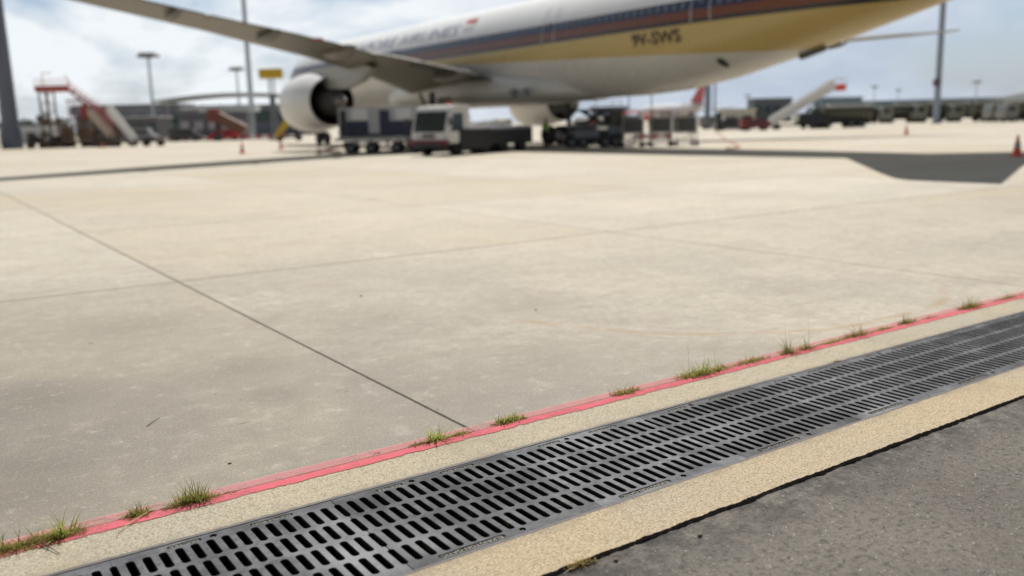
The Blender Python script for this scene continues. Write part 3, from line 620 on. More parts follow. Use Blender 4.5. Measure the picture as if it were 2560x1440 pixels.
for side in (-1, 1):
    b = MB(); b.loft([foil(y, side) for y in (1.5, 3.1, 5, 7.75, 9.5, 11.2, 12.5, 14, 17.6, 20.6, 24.8, 28, 30.4, 31.4, 32.2)]); wing = b.build('wing', AWING, air, smooth=35)
    # flaps and aileron: darker trailing strips on the underside
    for (ya, yb) in ((3.6, 8.2), (8.6, 10.8), (11.3, 21.5), (21.8, 28.5)):
        b = MB(); ring = []
        for y in (ya, (ya + yb) / 2, yb):
            ty = te_y(y); zt = interp(TEZ, y); ch = le_y(y) - te_y(y); k = min(1.5, ch * 0.20)
            slope = (interp(LEZ, y) - zt) / ch
            ring.append([(side * y, ty - 0.08, zt - 0.03), (side * y, ty + k, zt + slope * k - 0.055), (side * y, ty + k, zt + slope * k - 0.02), (side * y, ty - 0.08, zt + 0.035)])
        b.loft(ring); b.build('flap' if yb < 22 else 'aileron', AGREY if ya < 4 else AWING, wing)
    for (fy, ln, rr_) in ((5.6, 4.6, .36), (13.2, 4.6, .34), (18.0, 3.8, .28), (23.2, 3.0, .22)):
        b = MB(); ty = te_y(fy); zt = interp(TEZ, fy) - 0.22; rings = []
        for p, r_ in ((0, .02), (.08, .45), (.25, .85), (.5, 1), (.75, .8), (.92, .4), (1, .05)):
            yy = ty - ln * 0.30 + ln * p; zc = zt - 0.10 * math.sin(PI * p) + 0.05 * (1 - p)
            rings.append([(side * fy + rr_ * 0.8 * r_ * math.sin(2 * PI * i / 14), yy, zc + rr_ * 1.15 * r_ * math.cos(2 * PI * i / 14)) for i in range(14)])
        b.loft(rings); b.build('flap_track_fairing', AWING, wing, smooth=50)
    b = MB(); b.box((side * 15.2, te_y(15.2) - 0.1, interp(TEZ, 15.2) - 0.02), (0.5, 0.12, 0.12)); b.build('static_marker', RED, wing)
    # engine
    eng = bpy.data.objects.new('engine', None); COL.objects.link(eng); eng.parent = air; eng.location = (side * 9.7, 0, 0)
    eng.empty_display_size = 0.3
    Y0 = -AY
    b = MB(); b.loft([naca_ring(Y0 + v, r) for v, r in [(60.0, 1.55), (61.0, 1.58), (61.45, 1.68), (61.55, 1.76), (61.40, 1.85), (60.9, 1.93), (60.0, 1.99), (59.0, 1.99), (58.0, 1.90), (57.2, 1.76), (56.5, 1.60), (56.48, 1.50), (57.2, 1.52), (58.6, 1.46)]], cap=False)
    b.build('nacelle', NAC, eng, smooth=50)
    b = MB(); b.loft([naca_ring(Y0 + v, r) for v, r in [(58.62, 1.46), (57.2, 1.51), (56.52, 1.555), (56.44, 1.56), (56.44, 1.49), (57.2, 1.44), (58.62, 1.42)]], cap=False); b.build('exhaust_duct', ENGD, eng, smooth=50)
    b = MB(); b.loft([naca_ring(Y0 + 60.0, 1.5), naca_ring(Y0 + 59.9, .5), naca_ring(Y0 + 60.6, .05)], cap=True); b.build('fan', ENGD, eng, smooth=50)
    b = MB(); b.loft([naca_ring(Y0 + v, r) for v, r in [(58.7, 1.46), (58.6, 1.0), (57.6, 1.02), (56.8, .95), (56.0, .78), (55.5, .66)]]); b.build('core_cowl', ENGD, eng, smooth=40)
    b = MB(); b.loft([naca_ring(Y0 + v, r) for v, r in [(55.6, .60), (55.3, .60), (55.25, .42), (54.7, .28), (54.2, .05)]]); b.build('exhaust_plug', ENGM, eng, smooth=40)
    b = MB()
    for k in range(24):
        a = 2 * PI * k / 24; b.box((1.22 * math.sin(a), Y0 + 58.3, 3.25 + 1.22 * math.cos(a)), (0.03, 0.5, 0.46), ry=a)
    b.build('guide_vanes', ENGM, eng)
    b = MB(); P_ = [(60.9, 5.02), (59.0, 5.45), (54.5, 5.45), (51.0, 5.35), (49.6, 5.0), (51.5, 4.32), (54.0, 3.95), (56.2, 4.05), (58, 4.6), (60.0, 5.0)]
    b.prism([(Y0 + p[0], p[1]) for p in P_], -0.26, 0.26, 'x')
    b.build('pylon', mat('pylon_grey', (0.30, 0.29, 0.26), .4), eng)
    # horizontal stabiliser
    b = MB(); rings = []
    for y in (0.6, 3, 6, 9, 10.4, 10.77):
        l = 16.7 + .84 * (10.77 - y) - AY - (max(0, y - 10.3) * 0.8); t_ = 14.2 + .39 * (10.77 - y) - AY; z = 7.35 + 0.105 * y; th = 0.30 - 0.024 * y
        rings.append([(side * y, l + (t_ - l) * p, z + th * zz) for p, zz in [(0, 0), (.05, .38), (.3, .62), (.7, .30), (1, .02), (.7, -.30), (.3, -.62), (.05, -.38)]])
    b.loft(rings); b.build('horizontal_stabiliser', AWHITE, air, smooth=35)
# fin
b = MB(); rings = []
for z in (8.6, 11, 14, 17, 18.5):
    l = 28.2 - (z - 8.6) * 0.93; t_ = 17.0 - (z - 8.6) * 0.30; th = 0.45 - (z - 8.6) * 0.025
    rings.append([(th * zz, l + (t_ - l) * p - AY, z) for p, zz in [(0, 0), (.05, .5), (.3, 1), (.7, .6), (1, .04), (.7, -.6), (.3, -1), (.05, -.5)]])
b.loft(rings); b.build('tail_fin', NAVY, air, smooth=35)
# tail skid, ram fairing, outflow valve, belly vents
b = MB(); zb = fus(61.6)[0]; b.box((0, -61.6, zb - 0.05), (0.30, 1.3, 0.36), rx=R(-14), bev=0.08); b.build('tail_skid', AGREY, air)
def surf(side, y, z, off=0.0):  # point on the hull's side at local y and height z
    zb, zt, w = fus(-y); zc = (zb + zt) / 2; h = (zt - zb) / 2; s_ = max(-1, min(1, (z - zc) / h)); x = w * math.sqrt(max(0, 1 - s_ * s_))
    n = Vector((x / w ** 2 if w else 1, 0, (z - zc) / h ** 2)).normalized(); p = Vector((x, y, z)) + n * off
    return Vector((side * p.x, p.y, p.z))
def patch(name, y0, y1, z0, z1, material, parent, off=0.02, side=-1, n=6, skew=0.0):
    bm = MB(); g = [[bm.bm.verts.new(surf(side, y0 + (y1 - y0) * i / 2 + skew * j / n, z0 + (z1 - z0) * j / n, off)) for j in range(n + 1)] for i in range(3)]
    for i in range(2):
        for j in range(n): bm.bm.faces.new((g[i][j], g[i + 1][j], g[i + 1][j + 1], g[i][j + 1]))
    o = bm.build(name, material, parent); md = o.modifiers.new('s', 'SOLIDIFY'); md.thickness = 0.02; return o
def disc(name, y, z, r, material, off=0.03):
    bm = MB(); c0 = bm.bm.verts.new(surf(-1, y, z, off)); vs = [bm.bm.verts.new(surf(-1, y + r * math.cos(a), z + r * math.sin(a), off)) for a in [2 * PI * i / 16 for i in range(16)]]
    for i in range(16): bm.bm.faces.new((c0, vs[i], vs[(i + 1) % 16]))
    return bm.build(name, material, air)
disc('outflow_valve', 29.6 - AY, 4.12, 0.2, DARK, 0.04)
for v in (44.4, 43.1):
    b = MB(); b.cyl((-3.25, v - AY, 3.32), (-3.55, v - AY, 3.26), 0.24, n=20); b.build('pack_vent', GREY, air)
# cabin windows
WIN = mat('cabin_window', (0.10, 0.12, 0.17), 0.2, noise=0.0)
doors = [6.6, 16.4, 27.2, 46.2, 57.6]
wme = None; x = 9.0; cnt = 0
while x < 60 and cnt < 92:
    if all(abs(x - d) > 0.95 for d in doors): patch('window', -x - 0.15, -x + 0.15, 6.60, 6.93, WIN, fuselage, 0.012, n=2); cnt += 1
    x += 0.54
DLINE = mat('door_outline', (0.45, 0.45, 0.47), 0.4, noise=0.0)
for d in doors:
    e = bpy.data.objects.new('passenger_door', None); COL.objects.link(e); e.parent = air; e.empty_display_size = 0.3
    patch('door_frame', -d - 0.58, -d - 0.52, 5.95, 7.95, DLINE, e, 0.012); patch('door_frame', -d + 0.52, -d + 0.58, 5.95, 7.95, DLINE, e, 0.012)
    patch('door_window', -d - 0.13, -d + 0.13, 6.75, 7.05, WIN, e, 0.012, n=2)
# lettering wrapped on the hull
def wrap_text(name, body, size, yc, zc, material, parent, width=None, shear=0.0, offset=0.0):
    me = text_mesh(body, size, 0, 1.0, shear, offset)
    if width:
        w = max(v.co.x for v in me.vertices) - min(v.co.x for v in me.vertices)
        for v in me.vertices: v.co.x *= width / w
    bm = bmesh.new(); bm.from_mesh(me)
    for k in range(-7, 8): bmesh.ops.bisect_plane(bm, geom=bm.verts[:] + bm.edges[:] + bm.faces[:], plane_co=(0, k * size / 10, 0), plane_no=(0, 1, 0))
    for v in bm.verts: v.co = surf(-1, yc - v.co.x, zc + v.co.y, 0.035)
    bm.to_mesh(me); bm.free(); return mesh_obj(name, me, material, parent)
TXT = mat('lettering_navy', (0.26, 0.30, 0.42), 0.4, noise=0.0)
wrap_text('airline_title', 'SINGAPORE AIRLINES', 1.05, (51.7 + 72.0) / 2 - AY, 7.62, TXT, fuselage, 20.3, 0.12, -0.008)
wrap_text('registration', '9V-SWS', 0.82, 32.75 - AY, 5.42, mat('registration_dark', (0.03, 0.022, 0.03), .5, noise=0), fuselage, 3.2, 0.0, 0.015)
patch('flag_red_half', 49.9 - AY, 51.1 - AY, 7.93, 8.22, RED, fuselage, 0.03, n=3); patch('flag_white_half', 49.9 - AY, 51.1 - AY, 7.62, 7.92, WHITE, fuselage, 0.03, n=3)
# cockpit glass
for k in range(3): patch('cockpit_window', -2.3 - k * 0.75, -1.7 - k * 0.75, 6.35 + 0.1 * k, 6.85 + 0.12 * k, GLASS, fuselage, 0.02, n=2)
# landing gear
def gear(px, py, wheels, wr, ww, top):
    e = bpy.data.objects.new('landing_gear', None); COL.objects.link(e); e.parent = air; e.location = (px, py, 0); e.empty_display_size = 0.3
    b = MB(); b.cyl((0, 0, wr), (0, 0, top), 0.17, n=12); b.cyl((0, 0, 1.5), (0, 1.6, top), 0.09, n=8); b.cyl((0, -max(w[1] for w in wheels) - 0.1, wr), (0, max(w[1] for w in wheels) + 0.1, wr), 0.13, n=10)
    b.build('strut', DARK, e)
    for wx, wy_ in wheels:
        b = MB(); b.cyl((wx - ww / 2, wy_, wr), (wx + ww / 2, wy_, wr), wr, n=24); o = b.build('wheel', BLACK, e, smooth=40)
        b = MB(); b.cyl((wx - ww / 2 - 0.02, wy_, wr), (wx + ww / 2 + 0.02, wy_, wr), wr * 0.45, n=16); b.build('hub', GREY, o)
for side in (-1, 1):
    gear(side * 5.5, 50.4 - AY, [(s_ * 0.7, k * 1.45) for s_ in (-1, 1) for k in (-1, 0, 1)], 0.66, 0.5, 3.6)
    b = MB(); b.box((side * 4.6, 50.4 - AY, 2.75), (0.08, 1.6, 1.1), bev=0.03); b.build('gear_door', AGREY, air)
gear(0, -5.9, [(-0.4, 0), (0.4, 0)], 0.54, 0.35, 3.1)

# ------------------------------------------------------------------ vehicles and equipment near the aircraft
def wheel(parent, x, y, r, w, hub=GREY, name='wheel'):
    b = MB(); b.cyl((x, y - w / 2, r), (x, y + w / 2, r), r, n=24); o = b.build(name, BLACK, parent, smooth=40)
    b = MB(); b.cyl((x, y - w / 2 - 0.015, r), (x, y + w / 2 + 0.015, r), r * 0.5, n=16); b.build('rim', hub, o); return o

# white cab loader truck; local +x is forward
TR = math.atan2(-0.34, -0.94)
tr = thing('transporter_truck', 'white cab flatbed transporter truck with black side skirts in front of the airliner', 'truck', (25.96, 41.5, 0), TR)
HW_ = 1.22
b = MB(); sec = [(1.85, .62), (3.55, .62), (3.72, 1.0), (3.70, 1.18), (3.38, 2.25), (3.15, 2.50), (2.1, 2.56), (1.88, 2.45)]
b.prism(sec, -HW_, HW_, 'y'); bmesh.ops.bevel(b.bm, geom=b.bm.edges[:], offset=0.06, segments=2, affect='EDGES'); cab = b.build('cab', mat('cab_white', (0.70, 0.70, 0.69), .35, noise=.08), tr, smooth=35)
b = MB(); b.prism([(3.735, 1.20), (3.42, 2.22), (3.38, 2.20), (3.69, 1.20)], -1.02, 1.02, 'y'); b.build('windscreen', GLASS, cab)
for s_ in (-1, 1):
    b = MB(); b.prism([(3.42, 1.22), (3.18, 2.12), (2.42, 2.14), (2.42, 1.22)], s_ * 1.215, s_ * 1.235, 'y'); b.build('side_window', GLASS, cab)
    b = MB(); b.prism([(3.5, .66), (3.46, 1.18), (3.15, 2.2), (2.36, 2.2), (2.36, .66)], s_ * 1.205, s_ * 1.225, 'y'); dr = b.build('door', WHITE, cab)
    b = MB(); b.box((2.55, s_ * 1.25, 1.08), (0.16, 0.03, 0.04)); b.build('handle', DARK, dr)
    b = MB(); b.box((3.76, s_ * 0.86, 0.93), (0.06, 0.30, 0.15), bev=0.02); b.build('headlight', REFL, cab)
    b = MB(); b.path([(3.55, s_ * 1.2, 1.9), (3.75, s_ * 1.42, 1.92), (3.75, s_ * 1.44, 1.7)], 0.02); b.box((3.74, s_ * 1.46, 1.72), (0.06, 0.17, 0.36), bev=0.02); b.build('mirror', DARK, cab)
b = MB(); b.box((3.77, 0, 1.0), (0.04, 0.85, 0.16), bev=0.015); b.build('grille', DARK, cab)
b = MB(); b.box((3.72, 0, 0.66), (0.26, 2.5, 0.22), bev=0.05); b.build('bumper', DRED, tr, smooth=30)
b = MB(); b.box((3.60, 0, 0.47), (0.20, 2.1, 0.16)); b.box((3.3, 0, 0.55), (1.2, 2.0, 0.2)); b.build('valance', DARK, tr)
b = MB(); b.cyl((2.5, 0.35, 2.55), (2.5, 0.35, 2.62), 0.10); b.cyl((2.5, 0.35, 2.62), (2.5, 0.35, 2.72), 0.075); b.build('beacon', ORANGE, cab)
b = MB(); b.path([(1.80, -1.1, 1.4), (1.80, -1.1, 2.50), (1.80, 1.1, 2.50), (1.80, 1.1, 1.4)], 0.03); b.path([(1.35, -1.1, 1.35), (1.80, -1.1, 2.1)], 0.025); b.path([(1.35, 1.1, 1.35), (1.80, 1.1, 2.1)], 0.025); b.build('headboard_rail', DWHITE, tr)
b = MB(); b.box((-1.1, 0, 0.95), (5.9, 2.1, 0.5), bev=0.03); b.build('chassis', DARK, tr)
for s_ in (-1, 1):
    b = MB(); b.box((-1.0, s_ * 1.16, 0.86), (5.7, 0.16, 0.82), bev=0.04); b.box((1.45, s_ * 1.235, 0.80), (2.6, 0.14, 1.06), bev=0.06); b.build('side_skirt', mat('skirt_black', (0.022, 0.023, 0.028), 0.6, noise=0.2), tr)
b = MB(); b.box((-1.2, 0, 1.30), (5.6, 2.34, 0.10), bev=0.02); b.build('flatbed', LGREY, tr)
b = MB()
for k in range(18): b.cyl((-3.8 + k * 0.3, -1.05, 1.39), (-3.8 + k * 0.3, 1.05, 1.39), 0.05, n=10)
b.build('roller_bed', LGREY, tr, smooth=40)
b = MB()
for s_ in (-1, 1): b.path([(-3.9, s_ * 1.12, 1.35), (-3.9, s_ * 1.12, 1.62), (0.8, s_ * 1.12, 1.62), (0.8, s_ * 1.12, 1.35)], 0.02)
b.build('guard_rail', DWHITE, tr)
for x in (2.75, 0.55, -1.2, -2.95):
    for s_ in (-1, 1): wheel(tr, x, s_ * 0.98, 0.40, 0.30, DARK)
b = MB(); b.path([(-3.9, 0, 0.6), (-4.6, 0, 0.5)], 0.05); b.box((-4.65, 0, 0.5), (0.2, 0.15, 0.15)); b.build('tow_hitch', DRED, tr)
# loads lying on the bed
def bundle(x, y, z, d, lab, material, seed):
    b = MB(); rr = random.Random(seed); b.box((0, 0, d[2] / 2), d, bev=0.05)
    for v in b.bm.verts: v.co += Vector((rr.uniform(-1, 1), rr.uniform(-1, 1), rr.uniform(-0.5, 1))) * 0.025
    o = b.build('cargo_bundle', material, smooth=60); Mx = Matrix.Rotation(TR, 4, 'Z') @ Vector((x, y, 0)); o.location = (25.96 + Mx.x, 41.5 + Mx.y, z); o.rotation_euler = (0, 0, TR); return tag(o, lab, 'cargo bundle', 'bundles on the truck bed')
bundle(-0.4, -0.3, 1.44, (1.1, 1.1, 0.24), 'white wrapped bundle on the truck bed nearest the cab', WHITE, 1)
bundle(-1.8, 0.2, 1.44, (1.0, 1.2, 0.28), 'white wrapped bundle in the middle of the truck bed', DWHITE, 2)
bundle(-2.9, -0.2, 1.44, (0.7, 0.9, 0.34), 'yellow strapped bundle at the rear of the truck bed', YELLOW, 3)

# navy and white equipment trailer behind the truck's cab; local +x = screen right
FACE = math.atan2(-0.566, 0.824)
def facing(dx=0.0): return FACE + dx
gp = thing('ground_power_trailer', 'white and navy ground power trailer with dark red tow bar under the left engine', 'trailer', (23.65, 48.0, 0), facing())
b = MB(); b.box((0.25, 0, 1.80), (5.0, 1.7, 1.72), bev=0.05); body = b.build('housing', mat('trailer_grey_white', (0.52, 0.53, 0.55), .5), gp, smooth=30)
F_ = -0.86
for nm, x0, x1, z0, z1, mm in (('navy_panel', -1.85, -0.62, 0.98, 1.88, NAVY), ('navy_panel', 0.05, 2.74, 0.98, 1.84, NAVY), ('service_door', 0.05, 0.62, 1.1, 2.46, NAVY), ('access_panel', -1.55, -0.62, 1.92, 2.58, WHITE), ('access_panel', 0.95, 1.9, 1.92, 2.58, WHITE),
                               ('control_box', -2.18, -1.88, 1.02, 2.5, DARK), ('navy_panel', -0.60, 0.02, 0.98, 1.16, NAVY)):
    b = MB(); b.box(((x0 + x1) / 2, F_ - (0.02 if nm != 'service_door' else 0.035), (z0 + z1) / 2), (x1 - x0, 0.05, z1 - z0), bev=0.01); b.build(nm, mm, body)
b = MB(); b.box((-2.3, 0, 1.78), (0.08, 1.78, 1.80)); b.build('end_frame', LGREY, gp)
b = MB(); b.box((0.1, 0, 0.84), (5.5, 1.8, 0.15), bev=0.02); b.build('deck', LGREY, gp)
b = MB()
for x in (-1.5, -0.6, 0.4, 1.1, 1.7, 2.4): b.box((x, -0.5, 0.62), (0.08, 0.6, 0.34))
b.box((0.1, 0, 0.66), (4.6, 0.9, 0.12)); b.build('underframe', DWHITE, gp)
for x in (-1.75, -0.55, 0.95, 2.1):
    for s_ in (-1, 1): wheel(gp, x, s_ * 0.72, 0.33, 0.22, GREY)
b = MB(); b.path([(-1.9, -0.3, 0.55), (-2.5, -0.15, 0.42), (-3.4, 0, 0.25), (-3.9, 0, 0.22)], 0.06); b.path([(-1.9, 0.3, 0.55), (-3.4, 0, 0.25)], 0.05); b.box((-2.0, 0, 0.5), (0.5, 1.0, 0.22)); b.build('tow_bar', DRED, gp)
b = MB(); b.path([(-3.75, 0.0, 0.2), (-3.75, 0.0, 1.15)], 0.03); b.box((-3.75, 0, 0.14), (0.24, 0.2, 0.2)); b.build('jockey_stand', DARK, gp)

# dark loader next to the worker, under the belly
ld = thing('cargo_loader', 'dark scissor cargo loader with grey deck under the belly beside the worker', 'cargo loader', (34.95, 42.35, 0), facing(0.02))
b = MB(); b.box((0, 0, 0.62), (3.5, 2.2, 0.42), bev=0.05); b.box((-0.2, -1.12, 0.78), (2.1, 0.1, 0.55), bev=0.03); b.build('chassis', DARK, ld)
b = MB(); b.box((-0.45, -1.2, 0.84), (1.5, 0.08, 0.5), bev=0.02); b.build('side_panel', GREY, ld)
b = MB(); b.box((0.2, 0, 1.28), (3.3, 2.3, 0.14), bev=0.02); b.build('lower_deck', GREY, ld)
b = MB()
for s_ in (-1, 1):
    b.box((0.1, s_ * 0.95, 1.75), (1.9, 0.08, 0.12), ry=R(32)); b.box((0.1, s_ * 0.9, 1.75), (1.9, 0.08, 0.12), ry=R(-32))
b.build('scissor_lift', DARK, ld)
b = MB(); b.box((0.35, 0, 2.2), (2.6, 2.3, 0.12), bev=0.02); b.build('upper_deck', DARK, ld)
b = MB(); b.box((1.35, -0.9, 1.75), (0.7, 0.75, 1.0), bev=0.05); b.box((0.9, -0.4, 1.6), (0.5, 0.5, 0.6), bev=0.04); b.build('control_cabin', mat('loader_grey_green', (0.09, 0.10, 0.085), 0.6, noise=0.25), ld)
b = MB()
for x in (-0.9, 0.1, 1.1, 1.65): b.path([(x, -1.15, 2.25), (x, -1.15, 2.75)], 0.02)
b.path([(-0.9, -1.15, 2.75), (1.65, -1.15, 2.75)], 0.02); b.path([(-0.9, -1.15, 2.5), (1.65, -1.15, 2.5)], 0.02); b.build('guard_rail', LGREY, ld)
for x in (-1.3, -0.6, 0.7, 1.35):
    for s_ in (-1, 1): wheel(ld, x, s_ * 0.95, 0.36, 0.25)

# ---- the worker
def bake(o):
    dg = bpy.context.evaluated_depsgraph_get(); me = bpy.data.meshes.new_from_object(o.evaluated_get(dg)); old = o.data; o.modifiers.clear(); o.data = me; return o
def skin(name, pts, edges, radii, material, parent, sub=2, root=0):
    me = bpy.data.meshes.new(name); me.from_pydata(pts, edges, []); o = bpy.data.objects.new(name, me); COL.objects.link(o)
    o.modifiers.new('skin', 'SKIN').use_smooth_shade = True
    sv = me.skin_vertices[0].data
    for i, r in enumerate(radii): sv[i].radius = (r, r) if not isinstance(r, tuple) else r; sv[i].use_root = (i == root)
    o.modifiers.new('sub', 'SUBSURF').levels = sub; bpy.context.view_layer.update(); bake(o); o.data.materials.clear(); o.data.materials.append(material); o.parent = parent; return o
def person(loc, rz, label):
    t = thing('person', label, 'person', loc, rz)
    # body faces local -y
    P_ = [(0, 0, .98), (0, 0, 1.12), (0, 0, 1.32), (0, -.005, 1.46), (0, -.01, 1.54), (0, -.02, 1.60), (0, -.02, 1.70),
          (.09, 0, .92), (.11, -.01, .52), (.12, .01, .09), (.13, -.13, .035), (-.09, 0, .92), (-.11, .02, .52), (-.12, .03, .09), (-.13, -.11, .035),
          (.18, 0, 1.42), (.25, .01, 1.16), (.24, -.06, .92), (.235, -.08, .85), (-.18, 0, 1.42), (-.27, -.02, 1.17), (-.22, -.20, 1.02), (-.19, -.27, .99)]
    E_ = [(0, 1), (1, 2), (2, 3), (3, 4), (4, 5), (5, 6), (0, 7), (7, 8), (8, 9), (9, 10), (0, 11), (11, 12), (12, 13), (13, 14), (3, 15), (15, 16), (16, 17), (17, 18), (3, 19), (19, 20), (20, 21), (21, 22)]
    Rr = [(.155, .11), (.145, .10), (.165, .11), (.11, .08), .052, .075, .085, .088, .06, .045, .04, .088, .06, .045, .04, .06, .045, .033, .035, .06, .045, .033, .035]
    body = skin('body', P_, E_, Rr, SKIN, t)
    # fingers on both hands
    for hx, hy, hz, sx in ((.235, -.085, .83, 1), (-.185, -.30, .98, -1)):
        for k in range(4):
            dx = (k - 1.5) * 0.018; ln = (.07, .082, .078, .062)[k]; d = Vector((0, -0.25, -1)).normalized() if sx > 0 else Vector((0.1, -1, -0.25)).normalized()
            a = Vector((hx + dx, hy, hz)); skin('finger', [a, a + d * ln * .5, a + d * ln * .8 + Vector((0, .006, -.01)), a + d * ln + Vector((0, .018, -.016))], [(0, 1), (1, 2), (2, 3)], [.009, .0085, .008, .007], SKIN, body, 1)
        a = Vector((hx - sx * .03, hy, hz + .03)); d = Vector((-sx * .6, -.5, -.6)).normalized(); skin('thumb', [a, a + d * .03, a + d * .055], [(0, 1), (1, 2)], [.011, .0095, .008], SKIN, body, 1)
    b = MB(); b.ball((0, -.105, 1.665), .013, 8, (.9, 1.4, 1.3)); b.build('nose', SKIN, body, smooth=180)
    for s_ in (-1, 1):
        b = MB(); b.ball((s_ * .032, -.094, 1.69), .011, 8); b.build('eye', HAIR, body); b = MB(); b.ball((s_ * .088, -.02, 1.675), .022, 8, (.4, .8, 1.3)); b.build('ear', SKIN, body, smooth=180)
    b = MB(); b.box((0, -.100, 1.628), (.045, .008, .008)); b.build('mouth', mat('lips', (.20, .07, .06), .6, noise=0), body)
    b = MB(); b.ball((0, .0, 1.715), .098, 16, (1, 1.05, .85)); b.build('hair', HAIR, t, smooth=180)
    tr_ = skin('trousers', [(0, 0, 1.0), (.09, 0, .92), (.11, -.01, .52), (.12, .01, .11), (-.09, 0, .92), (-.11, .02, .52), (-.12, .03, .11)], [(0, 1), (1, 2), (2, 3), (0, 4), (4, 5), (5, 6)], [(.165, .12), .105, .078, .07, .105, .078, .07], CLOTH, t)
    for s_, yy in ((1, -.06), (-1, -.04)):
        b = MB(); b.box((s_ * .125, yy, .05), (.10, .28, .10), bev=.03); b.build('boot', BLACK, t, smooth=60)
    skin('shirt', [(0, 0, 1.30), (0, -.003, 1.45), (.18, 0, 1.42), (.25, .01, 1.18), (.245, -.04, 1.0), (-.18, 0, 1.42), (-.27, -.02, 1.19), (-.235, -.14, 1.06)], [(0, 1), (1, 2), (2, 3), (3, 4), (1, 5), (5, 6), (6, 7)], [(.17, .12), (.12, .095), .072, .058, .05, .072, .058, .05], CLOTH, t)
    v = skin('hi_vis_vest', [(0, 0, .98), (0, 0, 1.12), (0, 0, 1.32), (0, -.005, 1.45), (.13, 0, 1.45), (-.13, 0, 1.45)], [(0, 1), (1, 2), (2, 3), (3, 4), (3, 5)], [(.185, .14), (.18, .135), (.195, .14), (.14, .11), (.075, .085), (.075, .085)], HIVIS, t)
    b = MB(); rr_ = [[(.188 * k * math.cos(a), .140 * k * math.sin(a), z) for a in [2 * PI * i / 28 for i in range(28)]] for z, k in ((1.10, 1.02), (1.14, 1.03))]; b.loft(rr_, cap=False); b.build('reflective_band', REFL, v)
    return t
person((34.1, 45.9, 0), FACE + 0.7, 'worker in a green hi-vis vest and dark trousers standing under the belly')

# ---- steel trolleys on castors
def trolley(loc, rz, label):
    t = thing('steel_trolley', label, 'trolley', loc, rz, 'steel trolleys parked in a row')
    b = MB()
    for sx in (-.62, .62):
        for sy in (-.5, .5): b.cyl((sx, sy, .22), (sx, sy, 1.95), .035, n=8)
    for z in (.38, .78, 1.75): b.path([(-.62, -.5, z), (.62, -.5, z), (.62, .5, z), (-.62, .5, z), (-.62, -.5, z)], .028)
    b.path([(-.62, -.5, .38), (.62, -.5, .78)], .02); b.path([(.62, -.5, .38), (-.62, -.5, .78)], .02); b.build('frame', LGREY, t)
    b = MB(); b.box((0, 0, 1.24), (1.16, .95, .84), bev=.03); b.build('cage_box', mat('trolley_box', (0.085, 0.085, 0.08), 0.6, noise=0.35, nscale=2.5), t)
    b = MB()
    for k in range(7): b.box((-.5 + k * .166, -.51, 1.25), (.03, .03, .86))
    b.build('cage_bars', GREY, t)
    b = MB(); b.path([(-.5, -.3, 1.75), (-.5, -.3, 2.1), (.5, -.3, 2.1), (.5, -.3, 1.75)], .022); b.build('push_rail', RED, t)
    for sx in (-.62, .62):
        for sy in (-.5, .5):
            b = MB(); b.cyl((sx, sy - .04, .12), (sx, sy + .04, .12), .12, n=16); b.box((sx, sy, .2), (.09, .12, .06)); b.build('castor', BLACK, t)
    return t
tl = trolley((36.15, 40.1, 0), facing(0.05), 'leftmost steel trolley on castors behind the tail shadow')
for loc, a, lab in (((37.5, 39.1, 0), -0.04, 'middle steel trolley on castors in the row under the belly'), ((38.8, 38.4, 0), 0.08, 'rightmost steel trolley on castors, by the dark cabinets')): dup(tl, loc, facing(a), lab)
for i, (x, y, lab) in enumerate(((36.9, 41.2, 'tall thin prop rod behind the left steel trolley'), (38.0, 40.4, 'tall thin prop rod behind the middle steel trolley'))):
    t = thing('prop_stand', lab, 'stand', (x, y, 0), 0, 'prop rods behind the trolleys')
    b = MB(); b.cyl((0, 0, 0.03), (0, 0, 3.1), .035, n=8); b.build('rod', GREY, t)
    b = MB(); b.cyl((0, 0, 0), (0, 0, .06), .28, n=16); b.build('base', DARK, t); b = MB(); b.box((0, 0, 3.1), (.22, .22, .05)); b.build('pad', RED, t)
# red-white barrier boards under the trolleys' row
t = thing('barrier_board', 'low red and white striped barrier board behind the steel trolleys', 'barrier', (38.6, 41.0, 0), facing())
for k in range(6):
    b = MB(); b.box((-1.0 + k * .4, 0, .55), (.4, .05, .30)); b.build('board_segment', RED if k % 2 else WHITE, t)
b = MB()
for x in (-1.1, 1.1): b.box((x, 0, .28), (.06, .35, .56))
b.build('feet', DARK, t)

# orange and amber baggage tractor
bt = thing('baggage_tractor', 'orange and amber baggage tractor seen beyond the trolleys', 'tractor', (50.35, 56.0, 0), facing(1.5))
b = MB(); b.box((0, 0, .78), (3.0, 1.5, .62), bev=.08); b.box((-1.0, 0, 1.15), (.9, 1.4, .35), bev=.06); b.build('body', AMBER, bt, smooth=40)
b = MB(); b.box((.45, 0, 2.18), (1.7, 1.5, .12), bev=.04); b.box((.45, 0, 1.55), (.9, 1.3, .75), bev=.05); b.build('canopy', ORANGE, bt, smooth=40)
b = MB()
for x in (-.3, 1.2):
    for s_ in (-.68, .68): b.cyl((x, s_, 1.05), (x, s_, 2.15), .035, n=8)
b.build('canopy_posts', DARK, bt)
b = MB(); b.box((-.42, 0, 1.6), (.04, 1.3, .7)); b.build('windscreen', GLASS, bt)
for x in (-.95, 1.0):
    for s_ in (-1, 1): wheel(bt, x, s_ * .65, .34, .24)

